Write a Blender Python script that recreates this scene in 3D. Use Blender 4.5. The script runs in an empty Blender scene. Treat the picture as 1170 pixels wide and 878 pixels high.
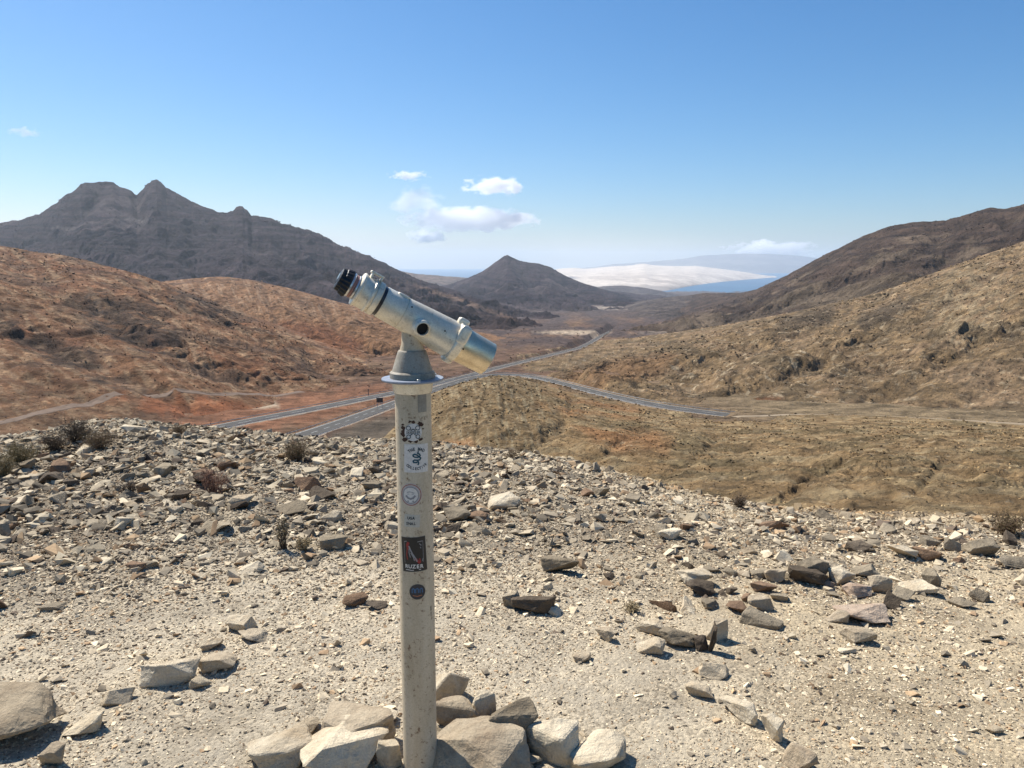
import bpy, bmesh, math, random
import numpy as np
from mathutils import Vector, Matrix, noise as mn
from mathutils.bvhtree import BVHTree
R = math.radians
sc = bpy.context.scene
col = sc.collection
# ------------------------------------------------------------------ camera
FPX, CX, CY, PITCH = 880.0, 585.0, 439.0, R(9.0)
cam = bpy.data.cameras.new('camera'); camo = bpy.data.objects.new('camera', cam); col.objects.link(camo)
cam.sensor_width = 36; cam.lens = FPX / 1170 * 36; cam.clip_start = 0.05; cam.clip_end = 200000
camo.rotation_euler = (R(90) - PITCH, 0, 0); sc.camera = camo
# ------------------------------------------------------------------ light
SUN_EL, SUN_AZ = R(51), R(-48)          # azimuth measured from +Y, clockwise seen from above
w = bpy.data.worlds.new('World'); sc.world = w; w.use_nodes = True
wn = w.node_tree.nodes; wl = w.node_tree.links
sky = wn.new('ShaderNodeTexSky'); sky.sky_type = 'NISHITA'; sky.sun_disc = False
sky.sun_elevation = SUN_EL; sky.sun_rotation = SUN_AZ; sky.altitude = 400
sky.air_density = 1.0; sky.dust_density = 0.6; sky.ozone_density = 3.0
wn['Background'].inputs[1].default_value = 0.075
# the camera saw a deeper blue than the physical sky: grade the sky itself, channel by channel
sp = wn.new('ShaderNodeSeparateColor'); cb = wn.new('ShaderNodeCombineColor'); wl.new(sky.outputs[0], sp.inputs[0])
for ch, (gm, k) in enumerate(((1.52, 1.06), (1.14, .99), (1.0, 1.12))):
    a_ = wn.new('ShaderNodeMath'); a_.operation = 'MULTIPLY'; a_.inputs[1].default_value = .106; wl.new(sp.outputs[ch], a_.inputs[0])
    b_ = wn.new('ShaderNodeMath'); b_.operation = 'POWER'; b_.inputs[1].default_value = gm; wl.new(a_.outputs[0], b_.inputs[0])
    c_ = wn.new('ShaderNodeMath'); c_.operation = 'MULTIPLY'; c_.inputs[1].default_value = k / .106; wl.new(b_.outputs[0], c_.inputs[0])
    wl.new(c_.outputs[0], cb.inputs[ch])
wl.new(cb.outputs[0], wn['Background'].inputs[0])
sl = bpy.data.lights.new('sun', 'SUN'); sl.energy = 5.0; sl.angle = R(0.5); sl.color = (1.0, 0.955, 0.88)
so = bpy.data.objects.new('sun', sl); col.objects.link(so)
sdir = Vector((math.sin(SUN_AZ) * math.cos(SUN_EL), math.cos(SUN_AZ) * math.cos(SUN_EL), math.sin(SUN_EL)))
so.rotation_euler = sdir.to_track_quat('Z', 'Y').to_euler()
sc.view_settings.view_transform = 'Standard'; sc.view_settings.look = 'None'
sc.view_settings.exposure = 0.60; sc.view_settings.gamma = 1; sc.view_settings.use_curve_mapping = False
sc.render.engine = 'CYCLES'
sc.cycles.volume_bounces = 10; sc.cycles.max_bounces = 12; sc.cycles.transparent_max_bounces = 12
sc.cycles.use_denoising = True; sc.cycles.denoising_prefilter = 'ACCURATE'
rng = np.random.default_rng(7); random.seed(7)

# ------------------------------------------------------------------ noise (vectorised)
_P = np.random.default_rng(99).permutation(65536)
_U = np.random.default_rng(98).random(65536)
def _h(ix, iy, s):
    return _U[_P[(_P[(ix.astype(np.int64) + s * 7919) & 65535] + iy.astype(np.int64)) & 65535]]
def perlin(x, y, s=0):
    x = np.asarray(x, float); y = np.asarray(y, float)
    ix = np.floor(x); iy = np.floor(y); fx = x - ix; fy = y - iy
    ux = fx * fx * fx * (fx * (fx * 6 - 15) + 10); uy = fy * fy * fy * (fy * (fy * 6 - 15) + 10)
    def g(dx, dy):
        a = _h(ix + dx, iy + dy, s) * 2 * np.pi
        return np.cos(a) * (fx - dx) + np.sin(a) * (fy - dy)
    a = g(0, 0) * (1 - ux) + g(1, 0) * ux; b = g(0, 1) * (1 - ux) + g(1, 1) * ux
    return (a * (1 - uy) + b * uy) * 1.5
def fbm(x, y, o=5, s=0, g=0.5):
    r = 0; a = 1; t = 0
    for k in range(o):
        c, q = math.cos(k * 0.65), math.sin(k * 0.65)
        r = r + a * perlin((x * c - y * q) * 1.93 ** k + 17.3 * k, (x * q + y * c) * 1.93 ** k - 9.1 * k, s + k); t += a; a *= g
    return r / t
def fbn(x, y, o=5, s=0, g=0.5):
    r = 0; a = 1; t = 0
    for k in range(o):
        r = r + a * perlin(x * 1.93 ** k + 17.37 * k, y * 1.93 ** k - 9.13 * k, s + k); t += a; a *= g
    return r / t
def ridged(x, y, o=5, s=0, g=0.5):
    r = 0; a = 1; t = 0
    for k in range(o):
        r = r + a * (1 - 2.2 * np.abs(perlin(x * 1.93 ** k + 5.77 * k, y * 1.93 ** k + 3.39 * k, s + k))); t += a; a *= g
    return r / t
def ss(a, b, x):
    t = np.clip((x - a) / (b - a), 0, 1); return t * t * (3 - 2 * t)

# ------------------------------------------------------------------ photo point at a forward distance -> world point
cp, sp_ = math.cos(PITCH), math.sin(PITCH)
def ray(px, py):
    rx = (np.asarray(px, float) - CX) / FPX; ry = (CY - np.asarray(py, float)) / FPX
    return rx, cp + ry * sp_, -sp_ + ry * cp
def at(px, py, d):
    rx, fy, z = ray(px, py); return rx / fy * d, d + 0 * rx, z / fy * d
def proj(x, y, z):
    dep = y * cp - z * sp_; up = y * sp_ + z * cp
    dep = np.maximum(dep, 1e-3)
    return CX + FPX * x / dep, CY - FPX * up / dep

# ------------------------------------------------------------------ object helpers
def tag(o, label=None, cat=None, group=None, kind=None):
    if label: o['label'] = label
    if cat: o['category'] = cat
    if group: o['group'] = group
    if kind: o['kind'] = kind
    return o
def link(name, me, mat=None, parent=None):
    o = bpy.data.objects.new(name, me); col.objects.link(o)
    if mat is not None and me is not None and not me.materials: me.materials.append(mat)
    if parent is not None: o.parent = parent
    return o
def empty(name, loc=(0, 0, 0), rot=(0, 0, 0)):
    o = bpy.data.objects.new(name, None); col.objects.link(o); o.location = loc; o.rotation_euler = rot
    o.empty_display_size = 0.1
    return o
def np_mesh(name, V, F, colr=None, smooth=True):
    me = bpy.data.meshes.new(name)
    V = np.asarray(V, np.float32); F = np.asarray(F, np.int32); k = F.shape[1]
    me.vertices.add(len(V)); me.vertices.foreach_set('co', V.ravel())
    me.loops.add(F.size); me.loops.foreach_set('vertex_index', F.ravel())
    me.polygons.add(len(F)); me.polygons.foreach_set('loop_start', np.arange(0, F.size, k, dtype=np.int32))
    me.polygons.foreach_set('loop_total', np.full(len(F), k, np.int32))
    me.polygons.foreach_set('use_smooth', np.full(len(F), smooth, bool))
    me.update(calc_edges=True)
    if colr is not None:
        a = me.color_attributes.new('Col', 'FLOAT_COLOR', 'POINT')
        c = np.ones((len(V), 4), np.float32); c[:, :3] = colr; a.data.foreach_set('color', c.ravel())
    return me
def grid_faces(nu, nv):
    i = np.arange(nu - 1)[:, None] * nv + np.arange(nv - 1)[None, :]
    return np.stack([i, i + nv, i + nv + 1, i + 1], -1).reshape(-1, 4)

# ------------------------------------------------------------------ materials
def nodemat(name):
    m = bpy.data.materials.new(name); m.use_nodes = True
    return m, m.node_tree.nodes, m.node_tree.links, m.node_tree.nodes['Principled BSDF']
def noise_node(n, l, vec, scale, detail=6, rough=0.6, dist=0.0):
    t = n.new('ShaderNodeTexNoise'); t.inputs['Scale'].default_value = scale
    t.inputs['Detail'].default_value = detail; t.inputs['Roughness'].default_value = rough
    t.inputs['Distortion'].default_value = dist; l.new(vec, t.inputs['Vector']); return t
def ramp(n, l, fac, stops):
    r = n.new('ShaderNodeValToRGB'); e = r.color_ramp.elements
    while len(e) < len(stops): e.new(0.5)
    for k, (p, c) in enumerate(stops):
        e[k].position = p; e[k].color = (c if len(c) == 4 else (*c, 1))
    l.new(fac, r.inputs[0]); return r
def mixc(n, l, mode, fac, a, b):
    m = n.new('ShaderNodeMix'); m.data_type = 'RGBA'; m.blend_type = mode
    for sock, v in ((m.inputs[0], fac), (m.inputs[6], a), (m.inputs[7], b)):
        if isinstance(v, (int, float)): sock.default_value = v
        elif isinstance(v, tuple): sock.default_value = (*v, 1)
        else: l.new(v, sock)
    return m.outputs[2]
def terrain_mat(name, px_m, contrast=0.5, bump=0.6, speck=0.35, bumpd=1.0):
    """px_m: the size in metres of a small stone patch on this terrain"""
    m, n, l, b = nodemat(name)
    g = n.new('ShaderNodeNewGeometry'); at_ = n.new('ShaderNodeAttribute'); at_.attribute_name = 'Col'
    t1 = noise_node(n, l, g.outputs['Position'], 1 / (px_m * 9), 9, 0.68)
    lo, hi = 1 - contrast, 1 + contrast
    r1 = ramp(n, l, t1.outputs[0], [(0.36, (lo,) * 3), (0.5, (.95,) * 3), (0.66, (hi,) * 3)])
    c = mixc(n, l, 'MULTIPLY', 1.0, at_.outputs[0], r1.outputs[0])
    t2 = noise_node(n, l, g.outputs['Position'], 1 / (px_m * 2.2), 4, 0.65)
    r2 = ramp(n, l, t2.outputs[0], [(0.56, (0, 0, 0)), (0.68, (1, 1, 1))])
    t3 = noise_node(n, l, g.outputs['Position'], 1 / (px_m * 24), 5, 0.6)
    r3 = ramp(n, l, t3.outputs[0], [(0.42, (0, 0, 0)), (0.6, (speck,) * 3)])
    f = n.new('ShaderNodeMath'); f.operation = 'MULTIPLY'; l.new(r2.outputs[0], f.inputs[0]); l.new(r3.outputs[0], f.inputs[1])
    c2 = mixc(n, l, 'MULTIPLY', 1.0, c, (2.3, 2.25, 2.1))
    c = mixc(n, l, 'MIX', f.outputs[0], c, c2)
    r4 = ramp(n, l, t2.outputs[0], [(0.33, (1, 1, 1)), (0.42, (0, 0, 0))])
    f4 = n.new('ShaderNodeMath'); f4.operation = 'MULTIPLY'; l.new(r4.outputs[0], f4.inputs[0]); f4.inputs[1].default_value = 0.75
    c = mixc(n, l, 'MIX', f4.outputs[0], c, mixc(n, l, 'MULTIPLY', 1.0, c, (0.32, 0.30, 0.30)))  # dark specks: scrub dots, and shade among the stones put into the colour
    l.new(c, b.inputs['Base Color']); b.inputs['Roughness'].default_value = 1.0
    b.inputs['Specular IOR Level'].default_value = 0.1
    t5 = noise_node(n, l, g.outputs['Position'], 1 / (px_m * 8), 10, 0.72)
    bp = n.new('ShaderNodeBump'); bp.inputs['Strength'].default_value = bump; bp.inputs['Distance'].default_value = px_m * 3.2 * bumpd
    l.new(t5.outputs[0], bp.inputs['Height']); l.new(bp.outputs[0], b.inputs['Normal'])
    return m

# ------------------------------------------------------------------ terrain layers
BV = {}
TINT = {'near_slope': (.93, .87, .78), 'right_hill': (.91, .85, .77), 'left_hill': (.90, .82, .76), 'middle_left_hill': (.92, .84, .77), 'left_mountain': (.84, .80, .84), 'cone_mountain': (.84, .80, .84), 'right_mountain': (.92, .88, .86)}
def interp(tab, x, k):
    a = np.array(tab, float); return np.interp(x, a[:, 0], a[:, k])
def hill(name, crest, foot, nu, nt, prof, backd, backz, amp, lam, colour, mat, shear=0.0, vstretch=3.5, crest_amp=0.15, nb=50, kind='structure', label=None, seed=1, terrace=0.0, lump=0.5, rough_crest=0.0, gullies=()):
    u = np.linspace(crest[0][0], crest[-1][0], nu)
    cy = interp(crest, u, 1); cd = interp(crest, u, 2); fy = interp(foot, u, 1); fd = interp(foot, u, 2)
    dm = np.mean(cd)
    ppm = dm / FPX
    if name == 'sand_dunes':
        kk = np.exp(-np.linspace(-2.5, 2.5, 41) ** 2 / 2); kk /= kk.sum(); sm = lambda q: np.convolve(np.pad(q, 20, mode='edge'), kk, 'valid'); cy, cd, fy, fd = sm(cy), sm(cd), sm(fy), sm(fd)
    if rough_crest: cy = cy + rough_crest * fbm(u / 14.0, u * 0 + seed, 6, seed, 0.75) * .9
    Cx, Cy_, Cz = at(u, cy, cd); Fx, Fy_, Fz = at(u, fy, fd)
    t = np.linspace(0, 1, nt)[None, :]
    X = Fx[:, None] + (Cx - Fx)[:, None] * t; Y = Fy_[:, None] + (Cy_ - Fy_)[:, None] * t
    g = prof(t) if callable(prof) else t ** prof
    Z = Fz[:, None] + (Cz - Fz)[:, None] * g
    tb = (np.linspace(0, 1, nb + 1)[1:])[None, :]
    rr = np.hypot(Cx, Cy_)
    Xb = Cx[:, None] * (1 + tb * backd / rr[:, None]); Yb = Cy_[:, None] * (1 + tb * backd / rr[:, None])
    Zb = Cz[:, None] + (np.minimum(backz, Cz - 1)[:, None] - Cz[:, None]) * ss(0, 1, tb * 0.5) * 2
    T = np.concatenate([t + 0 * Z, 1 + tb + 0 * Zb], 1)
    X = np.concatenate([X, Xb], 1); Y = np.concatenate([Y, Yb], 1); Z = np.concatenate([Z, Zb], 1)
    s = (u - CX)[:, None] * ppm + 0 * T
    v = T * float(np.mean(np.hypot(Cx - Fx, Cy_ - Fy_)))
    wx = fbm(X / (lam * 2), Y / (lam * 2), 5, seed + 40) * lam * 1.8
    sh = s + shear * v + wx
    rg = .55 * ridged(sh / lam, v / (lam * vstretch) + .8 * fbm(X / lam, Y / lam, 3, seed + 44), 6, seed, 0.6) + .45 * ridged(X / (lam * .8) + .5 * fbm(X / lam, Y / lam, 3, seed + 46), Y / (lam * .8), 6, seed + 3, 0.6)
    fb = fbm(X / (lam * 2.5), Y / (lam * 2.5), 7, seed + 11, 0.55)
    env = np.where(T <= 1, (1 - T) ** 0.55 * (1 - crest_amp) + crest_amp, crest_amp + .25 * (1 - crest_amp) * np.clip(T - 1, 0, 1))
    env = env * (0.08 + 0.92 * ss(0, 0.3, T))
    edge = ss(0, 0.05, (u - u[0]) / (u[-1] - u[0]))[:, None] * 0 + 1
    H = amp * (rg * (1 - lump) + fb * 2.0 * lump)
    Z = Z + (H - 0.25 * amp) * env * edge
    if terrace:
        q = terrace; zz = Z + fbm(X / (lam * 3), Y / (lam * 3), 3, seed + 5) * q * 1.5
        zz = zz + q * 1.6 * fbm(X / (lam * .9), Y / (lam * .9), 4, seed + 6); k = zz / q; fr = k - np.floor(k)
        Z = Z + (ss(0.15, 0.7, fr) - fr) * q * np.clip(.15 + fbm(X / lam, Y / lam, 3, seed + 8) * 1.6, 0, .6) * np.clip(env * 1.2, 0, 1)
    PX, PY = proj(X, Y, Z); gm = np.zeros(PX.shape)
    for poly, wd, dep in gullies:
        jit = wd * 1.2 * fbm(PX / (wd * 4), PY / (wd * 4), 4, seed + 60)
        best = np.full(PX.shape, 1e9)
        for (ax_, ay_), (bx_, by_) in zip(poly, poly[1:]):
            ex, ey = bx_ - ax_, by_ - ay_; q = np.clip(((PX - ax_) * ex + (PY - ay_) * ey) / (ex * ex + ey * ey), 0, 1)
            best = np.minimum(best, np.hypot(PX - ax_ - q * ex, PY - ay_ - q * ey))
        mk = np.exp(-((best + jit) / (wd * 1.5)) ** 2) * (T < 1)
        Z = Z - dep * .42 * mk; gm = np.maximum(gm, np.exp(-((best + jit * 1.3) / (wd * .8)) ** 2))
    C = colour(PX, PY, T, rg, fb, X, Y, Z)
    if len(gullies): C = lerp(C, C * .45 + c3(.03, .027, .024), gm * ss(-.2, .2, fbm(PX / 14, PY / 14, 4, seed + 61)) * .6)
    if name in TINT: C = C * np.array(TINT[name])
    V = np.stack([X, Y, Z], -1).reshape(-1, 3); F = grid_faces(nu, T.shape[1])
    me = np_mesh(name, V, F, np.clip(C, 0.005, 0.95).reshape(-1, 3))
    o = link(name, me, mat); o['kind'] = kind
    if label: o['label'] = label
    BV[name] = (V, F)
    return o
def c3(*v): return np.array(v, float)
def lerp(a, b, f): return a * (1 - f[..., None]) + b * f[..., None]
def blob(PX, PY, cx, cy, rx, ry, ang=0, soft=0.5, wob=0.5, s=3):
    a = math.radians(ang); dx = PX - cx; dy = PY - cy
    x = (dx * math.cos(a) + dy * math.sin(a)) / rx; y = (-dx * math.sin(a) + dy * math.cos(a)) / ry
    d = np.sqrt(x * x + y * y) + wob * fbm(PX / (ry * 1.3), PY / (ry * 1.3), 4, s)
    return 1 - ss(1 - soft, 1 + soft * 0.3, d)
def streak(PX, PY, ang, lam, st=6, s=9, o=5):
    a = math.radians(ang)
    return fbn((PX * math.sin(a) - PY * math.cos(a)) / lam + 0.6 * fbm(PX / 60, PY / 60, 2, s + 3), (PX * math.cos(a) + PY * math.sin(a)) / (lam * st), o, s, 0.6)

def zV(d):
    ds = [0, 120, 170, 230, 330, 420, 560, 850, 1300, 1900, 2600, 3500, 5000, 8000, 10500, 13000]
    zs = [-30, -38, -43.3, -50, -60.5, -67, -76.5, -96, -125, -160.5, -190, -217, -258, -337, -404, -460]
    return np.interp(d, ds, zs)

mt_near = terrain_mat('near_slope_ground', 0.42, 0.5, 1, 0.75, 1.5)
mt_mid = terrain_mat('hill_ground', 1.3, 0.5, 1, 0.7, 1.5)
mt_far = terrain_mat('mountain_rock', 7.0, 0.5, 1, 0.3, 1.6)
mt_dist = terrain_mat('distant_ground', 22.0, 0.22, 0.3, 0.2)

# valley floor sheet
def valley():
    nu, nt = 700, 620
    px = np.linspace(-500, 1670, nu)[:, None]; d = np.exp(np.linspace(math.log(60), math.log(13000), nt))[None, :]
    X = (px - CX) / FPX * d * 1.0; Y = d + 0 * px
    lam = 0.06 * d + 8
    H = fbm(X / 60, Y / 60, 6, 21, .55) * (2.0 + 0.002 * d) + fbm(X / 500, Y / 500, 5, 23) * ss(600, 2500, Y) * 26
    H = H + ridged(X / 210, Y / 420, 5, 27) * 8 * ss(500, 1500, Y) * (1 - ss(5000, 9000, Y))
    Z = zV(Y) + H
    PX, PY = proj(X, Y, Z)
    n1 = fbm(X / 40, Y / 90, 6, 31, .6); n2 = fbm(PX / 40, PY / 9, 5, 33, .6)
    C = np.zeros(X.shape + (3,)) + c3(.155, .092, .06)
    C = lerp(C, c3(.20, .125, .075) + 0 * C, ss(-.1, .35, n1 + 0.1))
    C = lerp(C, c3(.085, .062, .055) + 0 * C, ss(600, 1100, Y) * ss(-.25, .25, n2 + .12))
    C = lerp(C, c3(.088, .07, .066) + 0 * C, ss(1800, 3200, Y) * .8)
    C = lerp(C, c3(.30, .14, .075) + 0 * C, blob(PX, PY, 330, 470, 170, 22, -8) * .8)
    C = lerp(C, c3(.50, .40, .28) + 0 * C, blob(PX, PY, 298, 461, 24, 7, 5, .6))
    C = lerp(C, c3(.40, .31, .22) + 0 * C, blob(PX, PY, 655, 380, 46, 3.2, 0, .6))
    C = lerp(C, c3(.33, .26, .19) + 0 * C, blob(PX, PY, 800, 372, 70, 5, -8, .7))
    C = lerp(C, c3(.36, .30, .24) + 0 * C, blob(PX, PY, 690, 352, 60, 2.5, 0, .7) * .7)
    C = lerp(C, c3(.14, .115, .085) + 0 * C, blob(PX, PY, 430, 492, 70, 16, -14) * .9)
    C = lerp(C, c3(.26, .19, .11) + 0 * C, ss(30, 110, X) * ss(520, 380, Y))
    V = np.stack([X, Y, Z], -1).reshape(-1, 3); F = grid_faces(nu, nt)
    o = link('valley_floor', np_mesh('valley_floor', V, F, np.clip(C, .01, .9).reshape(-1, 3)), mt_mid); o['kind'] = 'structure'
    o['label'] = 'reddish brown valley floor running out towards the sea'
    BV['valley'] = (V, F)
valley()

# near right slope with the rounded knoll below the road
def col_K(PX, PY, T, rg, fb, X, Y, Z):
    n = fbm(X / 9, Y / 9, 6, 51, .6); st = streak(PX, PY, 75, 4, 4, 52)
    C = np.zeros(PX.shape + (3,)) + c3(.255, .18, .10)
    C = lerp(C, c3(.33, .26, .16) + 0 * C, ss(-.1, .3, n))
    C = lerp(C, c3(.15, .12, .07) + 0 * C, ss(.02, .25, fbm(X / 22, Y / 22, 5, 58, .6)) * .7)
    kn = blob(PX, PY, 560, 480, 85, 62, 0, .4, .15)
    C = lerp(C, c3(.20, .145, .082) + 0 * C, kn * .8)
    C = lerp(C, c3(.36, .31, .21) + 0 * C, kn * ss(.05, .25, st) * .6)
    C = lerp(C, c3(.30, .17, .085) + 0 * C, blob(PX, PY, 690, 480, 80, 30, 25) * ss(-.1, .3, fb + .1))
    C = lerp(C, c3(.36, .21, .11) + 0 * C, blob(PX, PY, 520, 512, 34, 12, 0, .6) * .8)
    C = lerp(C, c3(.40, .33, .23) + 0 * C, ss(.26, .42, fbm(X / 3.2, Y / 3.2, 5, 57, .65)) * .7)
    C = lerp(C, c3(.10, .08, .055) + 0 * C, ss(.2, .5, -n) * .7)
    return C
hill('near_slope', [(405, 530, 150), (440, 506, 175), (470, 476, 215), (492, 450, 245), (515, 434, 262), (540, 426, 275), (570, 425.5, 282), (600, 436, 285), (640, 449, 285), (700, 464, 275), (760, 474, 268), (820, 481, 260), (900, 480, 250), (1000, 480, 240), (1170, 489, 230), (1600, 505, 220)],
     [(405, 590, 120), (470, 575, 105), (560, 580, 90), (650, 600, 68), (800, 625, 46), (1000, 650, 36), (1170, 660, 32), (1600, 680, 30)],
     1000, 460, lambda t: t ** 0.95, 60, -64, 4.0, 20, col_K, mt_near, shear=0.35, vstretch=3.5, crest_amp=.1, seed=3, lump=.4, gullies=[([(548, 440), (530, 458), (518, 480)], 1.6, .9), ([(556, 445), (548, 475), (543, 512)], 1.8, 1.3), ([(572, 438), (577, 462), (574, 490)], 1.5, 1.0), ([(586, 450), (598, 470), (612, 500)], 1.8, 1.0), ([(655, 450), (651, 470), (640, 488), (622, 500), (606, 512), (588, 532)], 4, 2.2), ([(740, 490), (715, 500), (690, 520), (660, 540)], 3.5, 1.6), ([(985, 512), (950, 535), (920, 552), (880, 580)], 3.5, 1.2), ([(500, 450), (485, 475), (478, 510)], 4, 1.5), ([(820, 500), (800, 520), (760, 545)], 3, 1.1), ([(1120, 500), (1080, 525), (1050, 560)], 3.5, 1.1)], label='near brown slope dropping away below the viewpoint')

def col_A(PX, PY, T, rg, fb, X, Y, Z):
    n = fbm(X / 60, Y / 60, 6, 61, .6); st = streak(PX, PY, 30, 7, 3.5, 62)
    C = np.zeros(PX.shape + (3,)) + c3(.235, .135, .077)
    C = lerp(C, c3(.36, .25, .155) + 0 * C, ss(-.05, .22, st))
    C = lerp(C, c3(.16, .105, .07) + 0 * C, ss(.0, .2, -n))
    C = lerp(C, c3(.30, .13, .07) + 0 * C, ss(.1, .3, fbm(X / 110, Y / 110, 5, 67, .6)) * .3)
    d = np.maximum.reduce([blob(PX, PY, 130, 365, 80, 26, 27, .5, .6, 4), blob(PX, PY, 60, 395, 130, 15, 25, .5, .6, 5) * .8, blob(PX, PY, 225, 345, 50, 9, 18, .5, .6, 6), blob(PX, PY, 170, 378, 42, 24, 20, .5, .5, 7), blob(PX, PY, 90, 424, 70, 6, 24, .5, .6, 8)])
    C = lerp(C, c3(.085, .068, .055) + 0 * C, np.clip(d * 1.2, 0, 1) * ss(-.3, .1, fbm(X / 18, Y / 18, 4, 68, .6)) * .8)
    C = lerp(C, c3(.36, .25, .16) + 0 * C, blob(PX, PY, 225, 400, 26, 42, 12, .6, .6, 9) * ss(0, .25, streak(PX, PY, 75, 4, 6, 63)))
    C = lerp(C, c3(.37, .27, .18) + 0 * C, ss(.22, .4, fbm(X / 22, Y / 22, 6, 64, .65)) * .65)
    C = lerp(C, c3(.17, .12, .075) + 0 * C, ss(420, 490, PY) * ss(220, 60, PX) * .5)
    C = lerp(C, c3(.37, .15, .07) + 0 * C, blob(PX, PY, 250, 470, 120, 16, 8, .5, .6, 12) * .7)
    return C
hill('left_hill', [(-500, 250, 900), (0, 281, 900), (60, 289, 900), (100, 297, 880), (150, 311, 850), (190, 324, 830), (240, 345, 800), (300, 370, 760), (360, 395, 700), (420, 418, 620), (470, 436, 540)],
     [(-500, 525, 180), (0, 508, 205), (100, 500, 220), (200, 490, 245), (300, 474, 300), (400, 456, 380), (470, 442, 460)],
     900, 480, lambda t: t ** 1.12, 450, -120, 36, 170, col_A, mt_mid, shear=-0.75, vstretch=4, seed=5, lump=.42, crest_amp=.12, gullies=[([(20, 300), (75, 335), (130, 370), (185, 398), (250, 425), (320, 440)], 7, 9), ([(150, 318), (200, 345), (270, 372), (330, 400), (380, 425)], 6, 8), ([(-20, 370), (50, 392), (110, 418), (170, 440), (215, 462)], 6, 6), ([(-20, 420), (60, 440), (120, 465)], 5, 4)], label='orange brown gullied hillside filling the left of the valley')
def col_B(PX, PY, T, rg, fb, X, Y, Z):
    n = fbm(X / 90, Y / 90, 6, 71, .6); st = streak(PX, PY, 62, 4, 5, 72)
    C = np.zeros(PX.shape + (3,)) + c3(.25, .15, .085)
    C = lerp(C, c3(.40, .29, .195) + 0 * C, ss(.0, .3, st + .5 * fbm(PX / 12, PY / 12, 4, 77)) * ss(395, 345, PY) * .6)
    C = lerp(C, c3(.19, .085, .045) + 0 * C, blob(PX, PY, 370, 385, 60, 16, 15) * .8)
    C = lerp(C, c3(.14, .092, .066) + 0 * C, ss(.05, .35, -n) * .8)
    C = lerp(C, c3(.35, .25, .16) + 0 * C, blob(PX, PY, 420, 425, 90, 10, 12, .5, .6) * ss(-.1, .3, streak(PX, PY, 20, 4, 8, 73)))
    return C
hill('middle_left_hill', [(60, 345, 1500), (190, 322, 1480), (240, 317, 1450), (260, 316.5, 1440), (290, 321, 1400), (330, 330, 1350), (380, 345, 1300), (420, 356, 1250), (460, 366, 1200), (500, 378, 1150), (550, 392, 1050), (600, 404, 950), (640, 411, 880)],
     [(60, 440, 700), (300, 440, 600), (400, 440, 520), (500, 428, 560), (600, 416, 680), (640, 413, 780)],
     800, 320, lambda t: t ** 0.9, 700, -170, 26, 100, col_B, mt_mid, shear=-.5, vstretch=6, seed=8, lump=.3, gullies=[([(300, 330), (315, 360), (330, 400)], 4, 9), ([(370, 348), (385, 375), (420, 400), (470, 415)], 4, 9), ([(230, 322), (240, 350), (270, 375)], 4, 8)], label='ochre hill with pale erosion streaks behind the left hillside')
def col_M(PX, PY, T, rg, fb, X, Y, Z):
    n = fbm(X / 400, Y / 400, 6, 81, .6); bd = fbn(X / 1100, Z / 20 + X / 1300 + 1.2 * fbm(X / 500, Y / 500, 3, 84), 5, 82, .6)
    C = np.zeros(PX.shape + (3,)) + c3(.050, .036, .041)
    C = lerp(C, c3(.016, .013, .020) + 0 * C, ss(.03, .13, bd) * .85)
    C = lerp(C, c3(.10, .078, .076) + 0 * C, ss(.1, .35, n))
    C = lerp(C, c3(.12, .085, .066) + 0 * C, ss(330, 390, PY) * .6 * ss(-.3, .3, n + .1))
    C = lerp(C, c3(.21, .18, .165) + 0 * C, blob(PX, PY, 158, 250, 16, 4, -10, .6) * .7)
    C = lerp(C, c3(.19, .16, .145) + 0 * C, blob(PX, PY, 85, 257, 28, 2.5, -8, .6) * .7)
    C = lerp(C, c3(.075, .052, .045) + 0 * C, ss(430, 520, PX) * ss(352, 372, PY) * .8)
    C = lerp(C, c3(.27, .185, .125) + 0 * C, blob(PX, PY, 530, 345, 75, 3.5, 19, .6, .4) * .8)
    return C
hill('left_mountain', [(-500, 300, 3600), (-200, 275, 3800), (-60, 262, 3900), (0, 255, 4000), (30, 250, 4000), (45, 245, 4000), (60, 235, 4000), (75, 224, 4000), (86, 218, 4000), (92, 211, 4000), (98, 208.5, 4000), (115, 208, 4000), (130, 208.5, 4000), (136, 213, 4000), (146, 217, 4000), (156, 222.5, 4000), (163, 217, 4000), (168, 211, 3980), (173, 208, 3980), (178, 205.5, 3980), (184, 208, 3980), (190, 215, 3980), (205, 223, 3960), (222, 232, 3960), (240, 239, 3960), (254, 244, 3950), (266, 242, 3950), (270, 237, 3950), (277, 236, 3950), (282, 240, 3950), (288, 246.5, 3950), (296, 248, 3940), (310, 250, 3900), (325, 257, 3900), (345, 261, 3900), (368, 269, 3850), (390, 281, 3800), (420, 292, 3700), (450, 306, 3600), (480, 320, 3500), (520, 333, 3400), (560, 346, 3300), (610, 360, 3100), (660, 370, 2900), (720, 378, 2700)],
     [(-500, 370, 2200), (0, 350, 2300), (200, 352, 2200), (330, 365, 2000), (400, 385, 1700), (500, 398, 1400), (600, 401, 1350), (720, 396, 1450)],
     1400, 420, lambda t: t ** 1.25, 1800, -250, 190, 480, col_M, mt_far, shear=-.25, vstretch=3, seed=12, lump=.4, crest_amp=.03, terrace=46, rough_crest=3.6, gullies=[([(155, 226), (165, 255), (205, 290), (235, 325)], 4, 45), ([(255, 248), (290, 275), (350, 300), (410, 330)], 4, 40), ([(120, 212), (95, 245), (60, 275)], 4, 40), ([(195, 222), (235, 255), (300, 290), (340, 320)], 4, 35), ([(300, 252), (370, 285), (450, 325)], 3, 30), ([(40, 250), (60, 270), (100, 290)], 3, 30)], label='dark purple brown mountain with a flat summit and two rocky knobs')
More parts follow.
